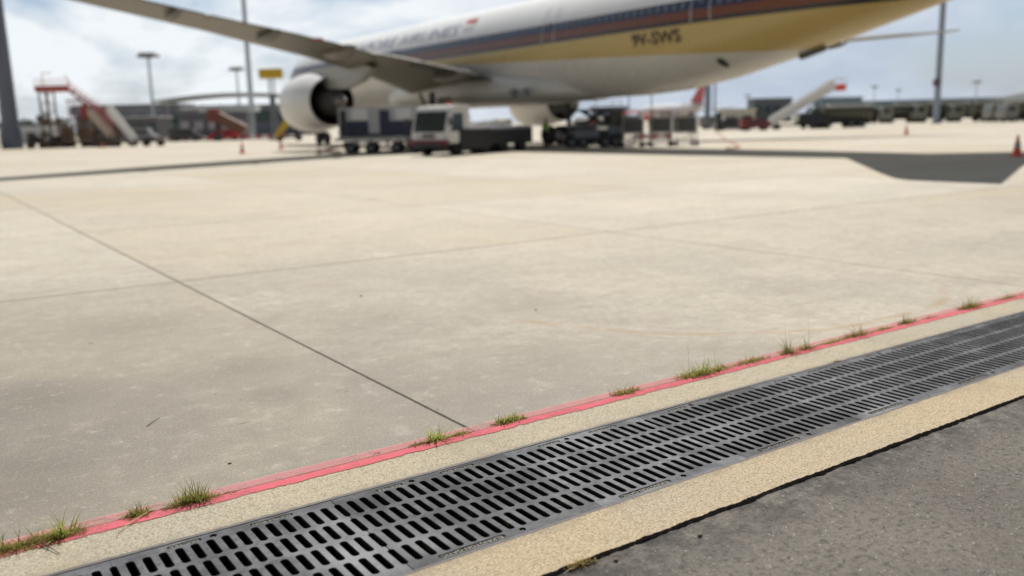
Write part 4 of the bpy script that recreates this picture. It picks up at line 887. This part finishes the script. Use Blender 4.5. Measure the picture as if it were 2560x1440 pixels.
# dark upright cabinets
def cabinet(loc, label):
    t = thing('equipment_cabinet', label, 'cabinet', loc, facing(), 'dark upright cabinets on the apron')
    b = MB(); b.box((0, 0, 1.22), (.62, .6, 2.1), bev=.04); bd = b.build('body', mat('cabinet_dark', (0.018, 0.022, 0.032), 0.5, noise=0.15), t, smooth=30)
    b = MB(); b.box((0, -.31, 1.25), (.52, .03, 1.85), bev=.01); d = b.build('door', mat('cabinet_door', (0.028, 0.032, 0.045), 0.5, noise=0.1), bd); b = MB(); b.box((.2, -.34, 1.2), (.03, .03, .18)); b.build('handle', GREY, d)
    b = MB()
    for sx in (-.25, .25): b.box((sx, 0, .09), (.1, .5, .18))
    b.build('feet', DARK, t); return t
cabinet((68.9, 67.2, 0), 'dark upright cabinet just right of the steel trolleys')
cabinet((83.2, 76.6, 0), 'dark upright cabinet farther right, by the red hose')
# red hose hanging and trailing
b = MB(); pts = [(47.5, 44.2, .9), (46.0, 42.4, .55), (43.6, 39.5, .22), (40.5, 36.0, .05), (37.5, 33.0, .04), (35.6, 31.5, .04), (34.2, 30.9, .04)]
b.path(pts, .035, 8); b.ball(pts[-1], .07); tag(b.build('hose', mat('hose_red', (0.42, 0.10, 0.06), 0.6)), 'thin red hose trailing along the ground right of the trolleys', 'hose')

# ---- traffic cones
def cone(loc, rz, label, band_=True):
    t = thing('traffic_cone', label, 'traffic cone', loc, rz, 'orange traffic cones on the apron')
    b = MB(); b.box((0, 0, .02), (.42, .42, .04), bev=.012); b.build('base', ORANGE, t)
    b = MB(); b.cyl((0, 0, .04), (0, 0, .74), .155, .028, n=24); c_ = b.build('body', ORANGE, t, smooth=50)
    b = MB()
    if band_: b.cyl((0, 0, .30), (0, 0, .50), .115, .081, n=24, caps=False)
    else: b.cyl((0, 0, .52), (0, 0, .60), .077, .063, n=24, caps=False)
    b.build('reflective_collar', mat('collar_grey', (0.42, 0.42, 0.43), 0.5), c_); return t
cn = cone((32.2, 15.85, 0), 0.3, 'orange cone with a wide grey collar at the right edge by the tail shadow')
for loc, rz, lab in (((18.8, 58.8, 0), .2, 'orange cone left of the engine, the nearer and more left of two'), ((24.5, 67.2, 0), .6, 'orange cone just below the front of the engine'), ((63.9, 39.8, 0), 1.0, 'orange cone alone on the far right apron below the lamp pole')):
    c2 = dup(cn, loc, rz, lab)
t = dup(cn, (18.0, 102.4, 0), .1, 'small red cone at the foot of the rusty steps on the left'); t.scale = (.8, .8, .8)

# ------------------------------------------------------------------ poles and masts
def lamp_mast(loc, h, r0, r1, label, head=True, material=POLE2, group=None, flare=False, cat='light mast', nl=6, hs=1.0):
    t = thing('light_mast', label, cat, loc, 0, group)
    b = MB(); b.cyl((0, 0, 0), (0, 0, h), r0, r1, n=20); b.build('pole', material, t, smooth=40)
    b = MB(); b.cyl((0, 0, 0), (0, 0, 1.9 if flare else .3), r0 * (1.22 if flare else 1.5), r0 * (1.20 if flare else 1.5), n=20)
    if flare: b.cyl((0, 0, 1.9), (0, 0, 3.2), r0 * 1.20, r0 * 1.0, n=20)
    b.build('base', material, t, smooth=40)
    if head:
        b = MB(); b.cyl((0, 0, h - .15 * hs), (0, 0, h + .05), 1.6 * hs, n=20); b.cyl((0, 0, h - .9 * hs), (0, 0, h - .1), .9 * hs, 1.5 * hs, n=16); b.build('head_ring', GREY, t)
        for k in range(nl):
            a = 2 * PI * k / nl; b = MB(); b.box((1.7 * hs * math.cos(a), 1.7 * hs * math.sin(a), h - .45 * hs), (.6 * hs, .6 * hs, .5 * hs), rz=a, ry=R(25)); b.build('floodlight', GREY, t)
    return t
lamp_mast((11.1, 116.9, 0), 31, 0.93, 0.62, 'very thick grey pole cutting the left edge of the photo', True, POLE, flare=True)
lamp_mast((51.3, 224.2, 0), 19.6, .42, .28, 'pale mast with a flat floodlight ring, left of the wing tip', material=POLE2, hs=1.25)
lamp_mast((91.5, 285.7, 0), 20.8, .42, .26, 'distant floodlight mast just left of the tall pale pole', material=POLE2, hs=1.2)
lamp_mast((57.0, 170.7, 0), 30, .52, .42, 'tall pale blue pole running up behind the wing', material=POLE2)
p = lamp_mast((129.4, 75.9, 0), 28, .48, .38, 'tall grey pole with a box on it at right', material=mat('grey_blue_pole', (0.30, 0.36, 0.44), 0.6))
b = MB(); b.box((-.75, -.2, 6.0), (.9, .7, 1.0), bev=.05); b.box((-.3, 0, 6.0), (.8, .15, .12)); b.build('junction_box', mat('box_brown', (0.13, 0.09, 0.09), 0.7), p)
lamp_mast((109.1, 102.9, 0), 26, .5, .4, 'pale pole rising behind the belly, left one of two', material=mat('pole_blue', (0.22, 0.27, 0.36), 0.6), group=None)
lamp_mast((109.9, 102.1, 0), 26, .17, .12, 'thin pale pole just right of the thicker one behind the belly', material=mat('pole_blue', (0.2, 0.2, 0.2)), head=False)
for (x, y, h, lab) in ((332.6, 222.2, 13, 'faint far floodlight mast right of the white steps'), (379.7, 241.5, 12.5, 'faintest far floodlight mast left of the grey pole'), (307.8, 166.7, 12, 'faint far floodlight mast right of the grey pole'), (302.2, 262.1, 11, 'faint far floodlight mast left of the white steps')):
    lamp_mast((x, y, 0), h, .22, .15, lab, material=POLE2, nl=4, hs=0.8, group='far floodlight masts')

# yellow stand sign on a lattice post
t = thing('stand_sign', 'yellow stand sign board on a grey post left of the engine', 'sign', (43.9, 122.4, 0), facing())
b = MB(); b.box((0, 0, 9.05), (3.3, .35, 1.35), bev=.12); b.build('sign_board', YELLOW, t, smooth=40)
b = MB()
for sx in (-.32, .32): b.box((sx, 0, 4.2), (.14, .3, 8.4))
for k in range(14): b.box((0, 0, .5 + k * .58), (.6, .08, .07), ry=R(35 if k % 2 else -35))
b.box((0, 0, 5.5), (.5, .5, 1.6)); b.build('post', GREY, t)
b = MB(); b.box((0, 0, .15), (1.4, 1.4, .3)); b.build('footing', LGREY, t)

# ------------------------------------------------------------------ boarding steps
def steps(loc, rz, L_, H0, H1, width, label, side_mat, rail_mat, tread=LGREY, name='boarding_steps', plat=True, panel=1.0):
    """stairs climb along local +x from H0 to H1"""
    t = thing(name, label, 'boarding stairs', loc, rz)
    n = 16
    for s_ in (-1, 1):
        b = MB(); y = s_ * width / 2
        b.prism([(-L_ / 2, H0 - .15), (L_ / 2, H1 - .25), (L_ / 2, H1 + panel), (-L_ / 2, H0 + panel - .1)], y - .04, y + .04, 'y'); b.build('side_panel', side_mat, t)
        b = MB(); b.path([(-L_ / 2, y, H0 + panel), (L_ / 2, y, H1 + panel + .1)], .04); b.build('handrail', rail_mat, t)
    b = MB()
    for k in range(n):
        f = (k + .5) / n; b.box((-L_ / 2 + L_ * f, 0, H0 + (H1 - H0) * f), (L_ / n * 1.1, width - .1, .06))
    b.build('treads', tread, t)
    b = MB()
    b.cyl((L_ * .25, -width * .4, .5), (L_ * .25, -width * .4, H0 + (H1 - H0) * .74), .09, n=8); b.cyl((L_ * .25, width * .4, .5), (L_ * .25, width * .4, H0 + (H1 - H0) * .74), .09, n=8)
    b.cyl((-L_ * .1, 0, .5), (L_ * .3, 0, H0 + (H1 - H0) * .78), .08, n=8); b.box((0, 0, .5), (L_ * .95, width * .8, .22)); b.build('support_frame', DARK, t)
    if plat:
        b = MB(); b.box((L_ / 2 + .7, 0, H1), (1.5, width, .12)); b.build('platform', tread, t)
        b = MB(); b.path([(L_ / 2, -width / 2, H1 + 1.1), (L_ / 2 + 1.4, -width / 2, H1 + 1.1), (L_ / 2 + 1.4, -width / 2, H1)], .04); b.path([(L_ / 2, width / 2, H1 + 1.1), (L_ / 2 + 1.4, width / 2, H1 + 1.1), (L_ / 2 + 1.4, width / 2, H1)], .04); b.build('platform_rail', rail_mat, t)
    for x in (-L_ * .4, L_ * .35):
        for s_ in (-1, 1): wheel(t, x, s_ * width * .42, .36, .24)
    return t
st = steps((93.6, 72.6, 0), facing(), 7.6, .5, 4.9, 1.6, 'white airport boarding steps sloping up to the right with an orange top', WHITE, DWHITE)
b = MB(); b.box((4.6, -.5, 4.95), (1.1, .7, .8), bev=.08); b.build('bumper_pad', ORANGE, st)
steps((41.5, 110.4, 0), facing(.1), 3.2, .3, 4.2, 1.3, 'white steps with yellow rails left of the engine front', YELLOW, YELLOW, plat=False, panel=.8)

# rusty and red docking steps on the left
ds = thing('docking_scaffold', 'tall red and rusty brown docking scaffold with stairs on the far left', 'scaffold', (17.4, 115.2, 0), facing())
b = MB()
for x in (-3.2, -2.3):
    for y in (-.8, .8): b.box((x, y, 3.25), (.16, .16, 6.5))
for k in range(6): b.box((-2.75, -.8, .7 + k * 1.1), (1.2, .07, .07), ry=R(48 if k % 2 else -48)); b.box((-2.75, .8, .7 + k * 1.1), (1.2, .07, .07), ry=R(-48 if k % 2 else 48))
b.build('tower_frame', BROWN, ds)
b = MB(); b.box((-1.6, 0, 6.45), (4.0, 1.8, .22)); b.box((-1.6, -.9, 6.75), (4.0, .06, .5)); b.build('top_platform', mat('worn_red_paint', (0.50, 0.12, 0.09), .6), ds)
b = MB()
for k in range(7): b.cyl((-3.5 + k * .62, -.9, 6.5), (-3.5 + k * .62, -.9, 7.7), .035, n=6)
b.path([(-3.5, -.9, 7.7), (.25, -.9, 7.7)], .035); b.path([(-3.5, -.9, 7.2), (.25, -.9, 7.2)], .03); b.path([(-3.3, .5, 6.5), (-3.3, .5, 8.5), (-2.2, .5, 8.5)], .05); b.path([(.1, .5, 6.5), (-.6, .5, 8.3)], .05); b.build('platform_rails', mat('pale_red_paint', (0.66, 0.27, 0.22), 0.5), ds)
for s_ in (-1, 1):
    b = MB(); b.prism([(.2, 6.3), (.2, 6.55), (3.6, 3.9), (5.2, 1.3), (5.2, .9), (3.4, 3.6)], s_ * .85 - .05, s_ * .85 + .05, 'y'); b.build('stringer', mat('faded_red_paint', (0.34, 0.07, 0.055)), ds)
b = MB()
for k in range(12): b.box((.4 + k * .4, 0, 6.2 - k * .40), (.3, 1.6, .05))
b.build('treads', GREY, ds)
b = MB(); b.path([(.2, -.9, 7.6), (3.6, -.9, 4.9), (5.2, -.9, 2.3)], .05); b.path([(.2, -.9, 7.1), (3.6, -.9, 4.45)], .04)
for k in range(6): b.cyl((.4 + k * .6, -.9, 6.2 - k * .48), (.4 + k * .6, -.9, 7.4 - k * .48), .03, n=6)
b.build('stair_rails', mat('pale_red_paint', (0.62, 0.20, 0.18)), ds)
b = MB(); b.box((2.1, -.7, 3.9), (1.5, .1, 1.8), ry=R(10)); [b.box((-.1 + k * .45, -.65, 4.3), (.10, .08, 2.2)) for k in range(4)]; b.box((.5, -.65, 5.3), (1.6, .08, .14)); b.build('red_panels', mat('faded_red_paint', (0.50, 0.13, 0.09), .6), ds)
b = MB(); b.box((.45, -.68, 4.1), (.75, .06, 1.0)); b.build('dark_hatch', CLAD, ds)
b = MB()
for x in (-1.2, .3, 1.8, 3.2):
    for y in (-.8, .8): b.box((x, y, 1.6), (.14, .14, 3.2))
b.path([(-3.2, -.8, 2.6), (3.3, -.8, 2.6)], .08); b.path([(-3.2, -.8, 1.3), (3.3, -.8, 1.3)], .08); b.path([(-1.2, -.8, 3.2), (.3, -.8, 1.0)], .06); b.path([(.3, -.8, 1.0), (1.8, -.8, 3.2)], .06)
b.box((0, 0, .6), (6.8, 1.6, .35)); b.box((-.6, -.5, 1.6), (1.1, .8, 1.6)); b.box((1.2, .2, 1.5), (1.3, .8, 1.4)); b.box((2.6, -.3, 1.3), (.8, .7, 1.1)); b.path([(-3.2, -.85, 3.2), (3.4, -.85, 3.2)], .08); b.build('lower_frame', BROWN, ds)
for x in (-2.7, -.8, 1.4, 3.0):
    for s_ in (-1, 1): wheel(ds, x, s_ * .8, .35, .2, BROWN)
# two more flights of steps beside it, sloping down to the right
steps((21.4, 108.9, 0), facing(PI), 2.6, .35, 4.0, 1.1, 'steep boarding steps with white side panels sloping down right, beside the scaffold', WHITE, WHITE, plat=False, panel=.75, tread=GREY)
steps((19.6, 111.2, 0), facing(PI), 2.2, .9, 3.7, 1.1, 'steep boarding steps with beige side panels between scaffold and white steps', BEIGE, DWHITE, plat=False, panel=.6, tread=BROWN)

# low brown equipment carts at the foot of the scaffold
def cart(loc, rz, label, mt=BROWN, hh=1.0, w=2.0):
    t = thing('equipment_cart', label, 'cart', loc, rz, 'low equipment carts on the left')
    b = MB(); b.box((0, 0, .55), (w, 1.2, .12)); b.build('deck', mt, t)
    b = MB(); b.box((-w * .2, 0, .6 + hh * .35), (w * .45, .9, hh * .7), bev=.05); b.build('load_box', DARK, t)
    b = MB()
    for x in (-w / 2 + .05, w / 2 - .05): b.path([(x, -.5, .6), (x, -.5, .6 + hh), (x, .5, .6 + hh), (x, .5, .6)], .03)
    b.build('end_rails', mt, t)
    for x in (-w * .35, w * .35):
        for s_ in (-1, 1): wheel(t, x, s_ * .5, .28, .16, BROWN)
    return t
cart((13.3, 114.6, 0), facing(.1), 'brown equipment cart just right of the thick left pole', BROWN, 1.2, 1.9)
cart((15.4, 113.2, 0), facing(-.1), 'brown equipment cart below the scaffold tower', BROWN, 1.0, 2.1)
cart((8.6, 117.0, 0), facing(.1), 'brown cart left of the thick pole at the photo edge', mat('cart_orange', (0.35, 0.13, 0.05), .7), 1.0, 2.0)
cart((19.6, 107.6, 0), facing(-.15), 'rusty cart in front of the beige steps', mat('cart_ochre', (0.16, 0.11, 0.04), .7), .6, 2.4)
cart((23.6, 104.4, 0), facing(.1), 'low dark cart alone just right of the white steps', DARK, .5, 2.2)
struct(sheet('yellow_line', [(-30, 128), (-30, 127.5), (14.5, 104.9), (14.7, 105.4)], 0.004, mat('yellow_marking', (0.60, 0.40, 0.10), 0.7)))

# striped barrier in the background
bar = thing('striped_barrier', 'long low red and white barrier in front of the terminal', 'barrier', (40.7, 144.1, 0), math.atan2(-4.4, 15.5))
for k in range(26):
    b = MB(); b.box((-11.7 + k * .93, 0, .35), (.9, .3, .5), bev=.06); b.build('barrier_block', RED if k % 2 else WHITE, bar)
b = MB(); b.box((0, 0, .07), (24.4, .45, .12)); b.build('base_rail', LGREY, bar)

# ------------------------------------------------------------------ terminal side, far left
tm = thing('terminal_building', 'airport terminal with pale curved roof and dark green glass behind the wing', 'building', (66.5, 222, 0), facing(0.18))
b = MB(); N_ = 14; tp = [(-14 + 40 * i / N_, 7.6 + 2.6 * math.sin(PI * (0.15 + .75 * i / N_)) ) for i in range(N_ + 1)]
poly = tp + [(p_[0], p_[1] - .55) for p_ in tp[::-1]]
b.prism(poly, -7, 9, 'y'); b.build('roof', ROOF, tm)
b = MB(); b.box((6, 1, 3.7), (38, 14, 7.4)); b.build('wall', CLAD, tm)
for k in range(9):
    b = MB(); b.box((-8.6 + k * 3.9, -6.06, 4.6), (3.6, .12, 2.6)); b.build('glazing', GGLASS, tm)
b = MB()
for k in range(10): b.box((-11 + k * 3.9, -6.6, 3.8), (.3, .3, 7.6))
b.build('columns', LGREY, tm)
cp = thing('canopy_pier', 'white flat canopy pier in front of the terminal', 'building', (49, 163.5, 0), facing())
b = MB(); b.box((0, 0, 5.5), (13.5, 4, .35), bev=.1); b.box((1.5, 0, 5.0), (10, 3.4, .6)); b.build('canopy_roof', ROOF, cp)
b = MB()
for k in range(5): b.box((-5.6 + k * 2.8, -1.2, 2.5), (.3, .3, 5.0)); b.box((-5.6 + k * 2.8, 1.2, 2.5), (.3, .3, 5.0))
b.build('posts', GREY, cp)
b = MB(); b.box((-1.5, .4, 2.3), (9, 2.6, 4.0)); b.build('wall', CLAD, cp)
for k in range(4):
    b = MB(); b.box((-4.6 + k * 2.1, -.93, 2.9), (1.5, .06, 1.8)); b.build('window', GLASS, cp)
def block(name, loc, rz, d, label, wall, roofm, windows=0, wm=GLASS, cat='building'):
    t = thing(name, label, cat, loc, rz)
    b = MB(); b.box((0, 0, d[2] / 2), d); b.build('wall', wall, t)
    b = MB(); b.box((0, 0, d[2] + .12), (d[0] + .6, d[1] + .6, .24)); b.build('roof', roofm, t)
    for k in range(windows):
        w = d[0] / windows; b = MB(); b.box((-d[0] / 2 + w * (k + .5), -d[1] / 2 - .04, d[2] * .55), (w * .62, .08, d[2] * .32)); b.build('window', wm, t)
    b = MB(); b.box((d[0] * .3, -d[1] / 2 - .05, d[2] * .18), (min(3, d[0] * .12), .1, d[2] * .36)); b.build('door', DARK, t)
    return t
block('warehouse', (60, 283.5, 0), facing(.02), (30, 14, 9.2), 'long dark grey warehouse behind the steps on the left', CLAD, CLAD, 7, mat('clad_window', (0.07, 0.08, 0.10), .3))
block('service_building', (42.2, 195.5, 0), facing(), (9.5, 8, 4.4), 'low white roofed building left of the terminal', mat('dark_wall', (0.13, 0.13, 0.14), .8), ROOF, 4)  # wall is one even dark grey
block('low_shed', (20.5, 179, 0), facing(), (9, 6, 2.7), 'low pale shed between the thick pole and the scaffold', mat('pale_shed', (0.55, 0.57, 0.60), .6), ROOF, 4)
block('gate_lounge', (44.5, 151.8, 0), facing(.1), (11, 5, 4.3), 'dark two storey gate block with vehicles before it', mat('dark_block', (0.13, 0.14, 0.165), .7), CLAD, 5, LGREY)
# jet bridge, reddish brown
jb = thing('jet_bridge', 'reddish brown jet bridge sloping down right in front of the terminal', 'jet bridge', (41.2, 133.5, 0), facing())
b = MB(); b.box((0, 0, 2.55), (5.0, 1.6, 1.5), ry=R(28), bev=.06); b.build('tunnel', mat('bridge_brown', (0.17, 0.085, 0.055), .6, noise=.25), jb)
b = MB(); b.box((-2.2, 0, 3.7), (1.6, 1.9, 1.9), bev=.1); b.build('cab', mat('bridge_red', (0.19, 0.05, 0.04), .6), jb)
b = MB(); b.cyl((-2.0, 0, 0), (-2.0, 0, 3), .25); b.build('support_leg', DARK, jb)
b = MB(); b.cyl((1.6, 0, 0), (1.6, 0, 1.6), .2); b.build('support_leg', DARK, jb)
for x in (-2.3, -1.7): wheel(jb, x, 0, .45, .4)
# ground vehicles in front of the terminal
def van(loc, rz, L_, H_, label, mt, group=None, cat='van', stripe=None):
    t = thing('service_van', label, cat, loc, rz, group)
    b = MB(); b.prism([(-L_ / 2, .35), (L_ / 2, .35), (L_ / 2, .95), (L_ / 2 - .75, 1.15), (L_ / 2 - 1.25, H_), (-L_ / 2, H_)], -.95, .95, 'y'); bmesh.ops.bevel(b.bm, geom=b.bm.edges[:], offset=.07, segments=2, affect='EDGES'); bd = b.build('body', mt, t, smooth=40)
    b = MB(); b.prism([(L_ / 2 - .78, 1.2), (L_ / 2 - 1.2, H_ - .15), (L_ / 2 - 1.26, H_ - .15), (L_ / 2 - .84, 1.2)], -.82, .82, 'y'); b.build('windscreen', GLASS, bd)
    for s_ in (-1, 1):
        b = MB(); b.box((-.1, s_ * .965, H_ * .70), (L_ * .55, .03, H_ * .22)); b.build('side_window', GLASS, bd)
    for x in (-L_ * .32, L_ * .30):
        for s_ in (-1, 1): wheel(t, x, s_ * .82, .34, .22)
    return t
van((36.6, 140.6, 0), facing(.1), 4.6, 1.9, 'dark grey van before the terminal, left of the yellow sign', mat('van_dark', (0.06, 0.06, 0.07), .4))
van((42.0, 138.8, 0), facing(PI), 4.4, 1.6, 'red service car before the terminal, below the jet bridge', RED, cat='car')
van((31.0, 144.5, 0), facing(0), 5.0, 2.2, 'grey van far left of the terminal front', mat('van_grey', (0.22, 0.23, 0.25), .5))

# trees far left
def tree(loc, h, w, label, seed):
    rr = random.Random(seed); t = thing('tree', label, 'tree', loc, 0, 'far trees on the left')
    b = MB(); b.cyl((0, 0, 0), (0, 0, h * .6), .35, .18, n=8)
    for k in range(5): a = rr.uniform(0, 2 * PI); b.cyl((0, 0, h * .4), (w * .3 * math.cos(a), w * .3 * math.sin(a), h * rr.uniform(.6, .8)), .12, .05, n=6)
    b.build('trunk', BARK, t)
    bm = bmesh.new()
    cl = [(rr.gauss(0, w * .24), rr.gauss(0, w * .24), h * rr.uniform(.42, .92), rr.uniform(.14, .26) * w) for _ in range(16)]
    for cx, cy, cz, cr in cl:
        for k in range(70):
            d = Vector((rr.gauss(0, 1), rr.gauss(0, 1), rr.gauss(0, 1))).normalized() * cr * rr.uniform(.5, 1.05); p = Vector((cx, cy, cz)) + d; s_ = rr.uniform(.15, .38)
            ax = Vector((rr.uniform(-1, 1), rr.uniform(-1, 1), rr.uniform(-1, 1))).normalized(); bx = ax.orthogonal().normalized()
            bm.faces.new([bm.verts.new(p + ax * s_), bm.verts.new(p + bx * s_), bm.verts.new(p - ax * s_), bm.verts.new(p - bx * s_)])
    me = bpy.data.meshes.new('crown'); bm.to_mesh(me); bm.free(); me.materials.append(LEAF); o = bpy.data.objects.new('crown', me); COL.objects.link(o); o.parent = t
for i, (x, y, h, w, lab) in enumerate(((33.5, 349, 6.0, 8, 'low rounded tree nearest the thick left pole'), (38.5, 348, 6.3, 8, 'low tree in the middle of the far left group'), (43.5, 347.5, 8.2, 7.5, 'taller dark tree just left of the scaffold tower'), (48.5, 346.5, 6.8, 7, 'tree half hidden behind the scaffold tower'))): tree((x, y, 0), h, w, lab, i + 3)

# ------------------------------------------------------------------ right hand background
def tanker(loc, rz, label, tank=TANK, cabm=mat('tanker_cab_grey', (0.26, 0.26, 0.22), .5), L_=8.0, H_=2.9):
    t = thing('tanker_truck', label, 'tanker truck', loc, rz, 'tanker trucks parked in the far row')
    b = MB(); b.cyl((-L_ / 2, 0, H_ - 1.05), (L_ / 2 - 2.2, 0, H_ - 1.05), 1.02, n=24); b.build('tank', tank, t, smooth=40)
    b = MB(); b.box((-1.1, 0, H_ + .02), (L_ * .55, .5, .10)); b.path([(-L_ / 2 + .4, -.4, H_), (-L_ / 2 + .4, -.4, H_ + .35), (L_ / 2 - 2.6, -.4, H_ + .35), (L_ / 2 - 2.6, -.4, H_)], .03); b.build('walkway', LGREY, t)
    b = MB(); b.prism([(L_ / 2 - 2.0, .55), (L_ / 2, .55), (L_ / 2, 1.5), (L_ / 2 - .35, H_ - .35), (L_ / 2 - 2.0, H_ - .3)], -1.15, 1.15, 'y'); cb = b.build('cab', cabm, t)
    b = MB(); b.prism([(L_ / 2 + .02, 1.5), (L_ / 2 - .30, H_ - .5), (L_ / 2 - .36, H_ - .5), (L_ / 2 - .04, 1.5)], -1.0, 1.0, 'y'); b.build('windscreen', GLASS, cb)
    for s_ in (-1, 1):
        b = MB(); b.box((L_ / 2 - 1.0, s_ * 1.16, 1.85), (1.0, .04, .6)); b.build('side_window', GLASS, cb)
    b = MB(); b.box((-.5, 0, .68), (L_ - 1, 1.1, .3)); b.box((-.8, 0, .95), (L_ * .5, 2.0, .35)); b.build('chassis', DARK, t)
    for x in (L_ / 2 - 1.1, -L_ * .16, -L_ * .33):
        for s_ in (-1, 1): wheel(t, x, s_ * .98, .46, .3)
    return t
tk = tanker((98.6, 70.8, 0), facing(PI), 'dark tanker truck just right of the white boarding steps')
for (x, y, a, lab, sc) in ((143.7, 95.6, .5, 'cream tanker truck next to the dark one right of the steps', 1.05), (145.6, 91.4, PI, 'olive tanker truck left of the grey pole', 1.15), (149.4, 87.6, PI + .1, 'olive tanker truck directly behind the grey pole', 1.2),
                       (152.0, 82.0, PI - .1, 'olive tanker truck right of the grey pole', 1.15), (150.0, 77.6, 0.1, 'tanker truck third from the right in the far row', 1.1), (144.5, 72.2, PI, 'dark tanker truck second from the right', 1.05), (137.8, 66.6, PI, 'tanker truck cut by the right edge of the photo', 1.05)):
    c2 = dup(tk, (x, y, 0), facing(a), lab); c2.scale = (sc, sc, sc)
# smaller vehicles right of the trolleys
van((84.6, 72.2, 0), facing(0), 3.4, 1.4, 'low red service car left of the white boarding steps', mat('dull_red_paint', (0.22, 0.03, 0.035), .5), cat='car')
van((89.6, 80.4, 0), facing(PI), 4.2, 1.5, 'dark service car behind the right dark cabinet', mat('van_dark', (0.06, 0.06, 0.07)), cat='car')
van((94.2, 70.8, 0), facing(.4), 3.8, 1.9, 'dark van under the white boarding steps', DARK)
van((128.8, 98.6, 0), facing(.2), 4.4, 2.1, 'white van between the steps and the cream tanker', DWHITE)
van((99.5, 92.0, 0), facing(0), 5.0, 1.9, 'grey van right of the left dark cabinet', mat('van_grey', (0.22, 0.23, 0.25), .5))
block('apron_shed', (97.5, 86.5, 0), facing(), (4.4, 3, 2.55), 'small pale shed between the dark cabinets and the steps', CREAM, CREAM, 2)
block('cargo_building', (231, 191.5, 0), facing(), (12, 8, 7.2), 'dark cargo building left of the boarding steps', mat('dark_building', (0.12, 0.14, 0.16), .7), CLAD, 4)
block('office_building', (260, 187, 0), facing(), (13, 8, 7.2), 'blue grey building behind the top of the boarding steps', CLAD2, CLAD2, 5, mat('clad_window', (0.07, 0.08, 0.10)))
block('long_hangar', (427, 259, 0), math.atan2(231.5 - 286.2, 443.2 - 410.0), (88, 12, 8.2), 'very long low blue grey building along the right horizon', CLAD2, mat('hangar_roof', (0.20, 0.26, 0.28), .7), 12, mat('clad_window', (0.07, 0.08, 0.10)))
hg = thing('white_hangar', 'white curved roof hangar at the right edge behind the tankers', 'hangar', (273, 127.5, 0), math.atan2(124.5 - 138.0, 272.9 - 266.4))
b = MB(); pr = [(-15 + 30 * i / 16, 4.6 + 2.4 * math.sin(PI * i / 16)) for i in range(17)]; b.prism(pr + [(15, 0), (-15, 0)], -6, 6, 'y'); b.build('shell', ROOF, hg)
b = MB(); b.box((0, -6.06, 2.1), (24, .12, 4.0)); b.build('door', CLAD, hg)
# grey hut and stacked dark equipment beyond the trolleys
block('equipment_hut', (72, 84, 0), facing(), (4.0, 3, 3.0), 'blue grey hut seen beyond the cargo loader', mat('hut_blue', (0.10, 0.13, 0.18), .6), CLAD, 2)
van((60.5, 74.5, 0), facing(PI), 4.6, 2.0, 'white van behind the orange tractor', WHITE)

# distant red tailed airliner
da = thing('airliner', 'small distant airliner with a red tail fin beyond the trolleys', 'airplane', (178.5, 182, 0), 0)
hd = math.atan2(194.6 - 162.6, 172.4 - 162.7)   # nose direction, away and to the left
da.rotation_euler = (0, 0, hd)
b = MB(); rings = []
for x, r, z in [(19, .1, 3.2), (18, 1.2, 3.4), (15.5, 1.85, 3.7), (12, 1.98, 3.8), (-6, 1.98, 3.8), (-12, 1.5, 4.2), (-17, .6, 4.9), (-18.5, .1, 5.1)]: rings.append([(x, r * math.sin(2 * PI * i / 24), z + r * math.cos(2 * PI * i / 24)) for i in range(24)])
b.loft(rings); b.build('fuselage', mat('far_white', (0.62, 0.63, 0.64), .4), da, smooth=60)
b = MB(); b.prism([(-10, 5.0), (-16.2, 10.2), (-18.4, 10.2), (-17.2, 5.0)], -.15, .15, 'y'); b.build('tail_fin', mat('fin_red', (0.50, 0.04, 0.045), .4), da)
for s_ in (-1, 1):
    b = MB(); b.loft([[(2, s_ * 1.5, 3.1), (-4, s_ * 1.5, 3.1), (-4, s_ * 1.5, 3.4), (2, s_ * 1.5, 3.5)], [(-5.5, s_ * 16, 4.4), (-7, s_ * 16, 4.4), (-7, s_ * 16, 4.5), (-5.5, s_ * 16, 4.5)]]); b.build('wing', AWING, da)
    b = MB(); b.cyl((3.8, s_ * 5.5, 2.3), (.2, s_ * 5.5, 2.3), 1.05, .8, n=20); b.build('engine', RED, da, smooth=40)
    b = MB(); b.loft([[(-14, s_ * .6, 5.0), (-16.6, s_ * .6, 5.0), (-16.6, s_ * .6, 5.1), (-14, s_ * .6, 5.15)], [(-16.6, s_ * 6, 5.5), (-17.6, s_ * 6, 5.5), (-17.6, s_ * 6, 5.55), (-16.6, s_ * 6, 5.55)]]); b.build('horizontal_stabiliser', AWING, da)
b = MB()
for x, y in ((13, 0), (-2, 3.5), (-2, -3.5)): b.cyl((x, y, .45), (x, y, 3.0), .12, n=8); b.cyl((x, y - .4, .5), (x, y + .4, .5), .5, n=16)
b.build('landing_gear', DARK, da)
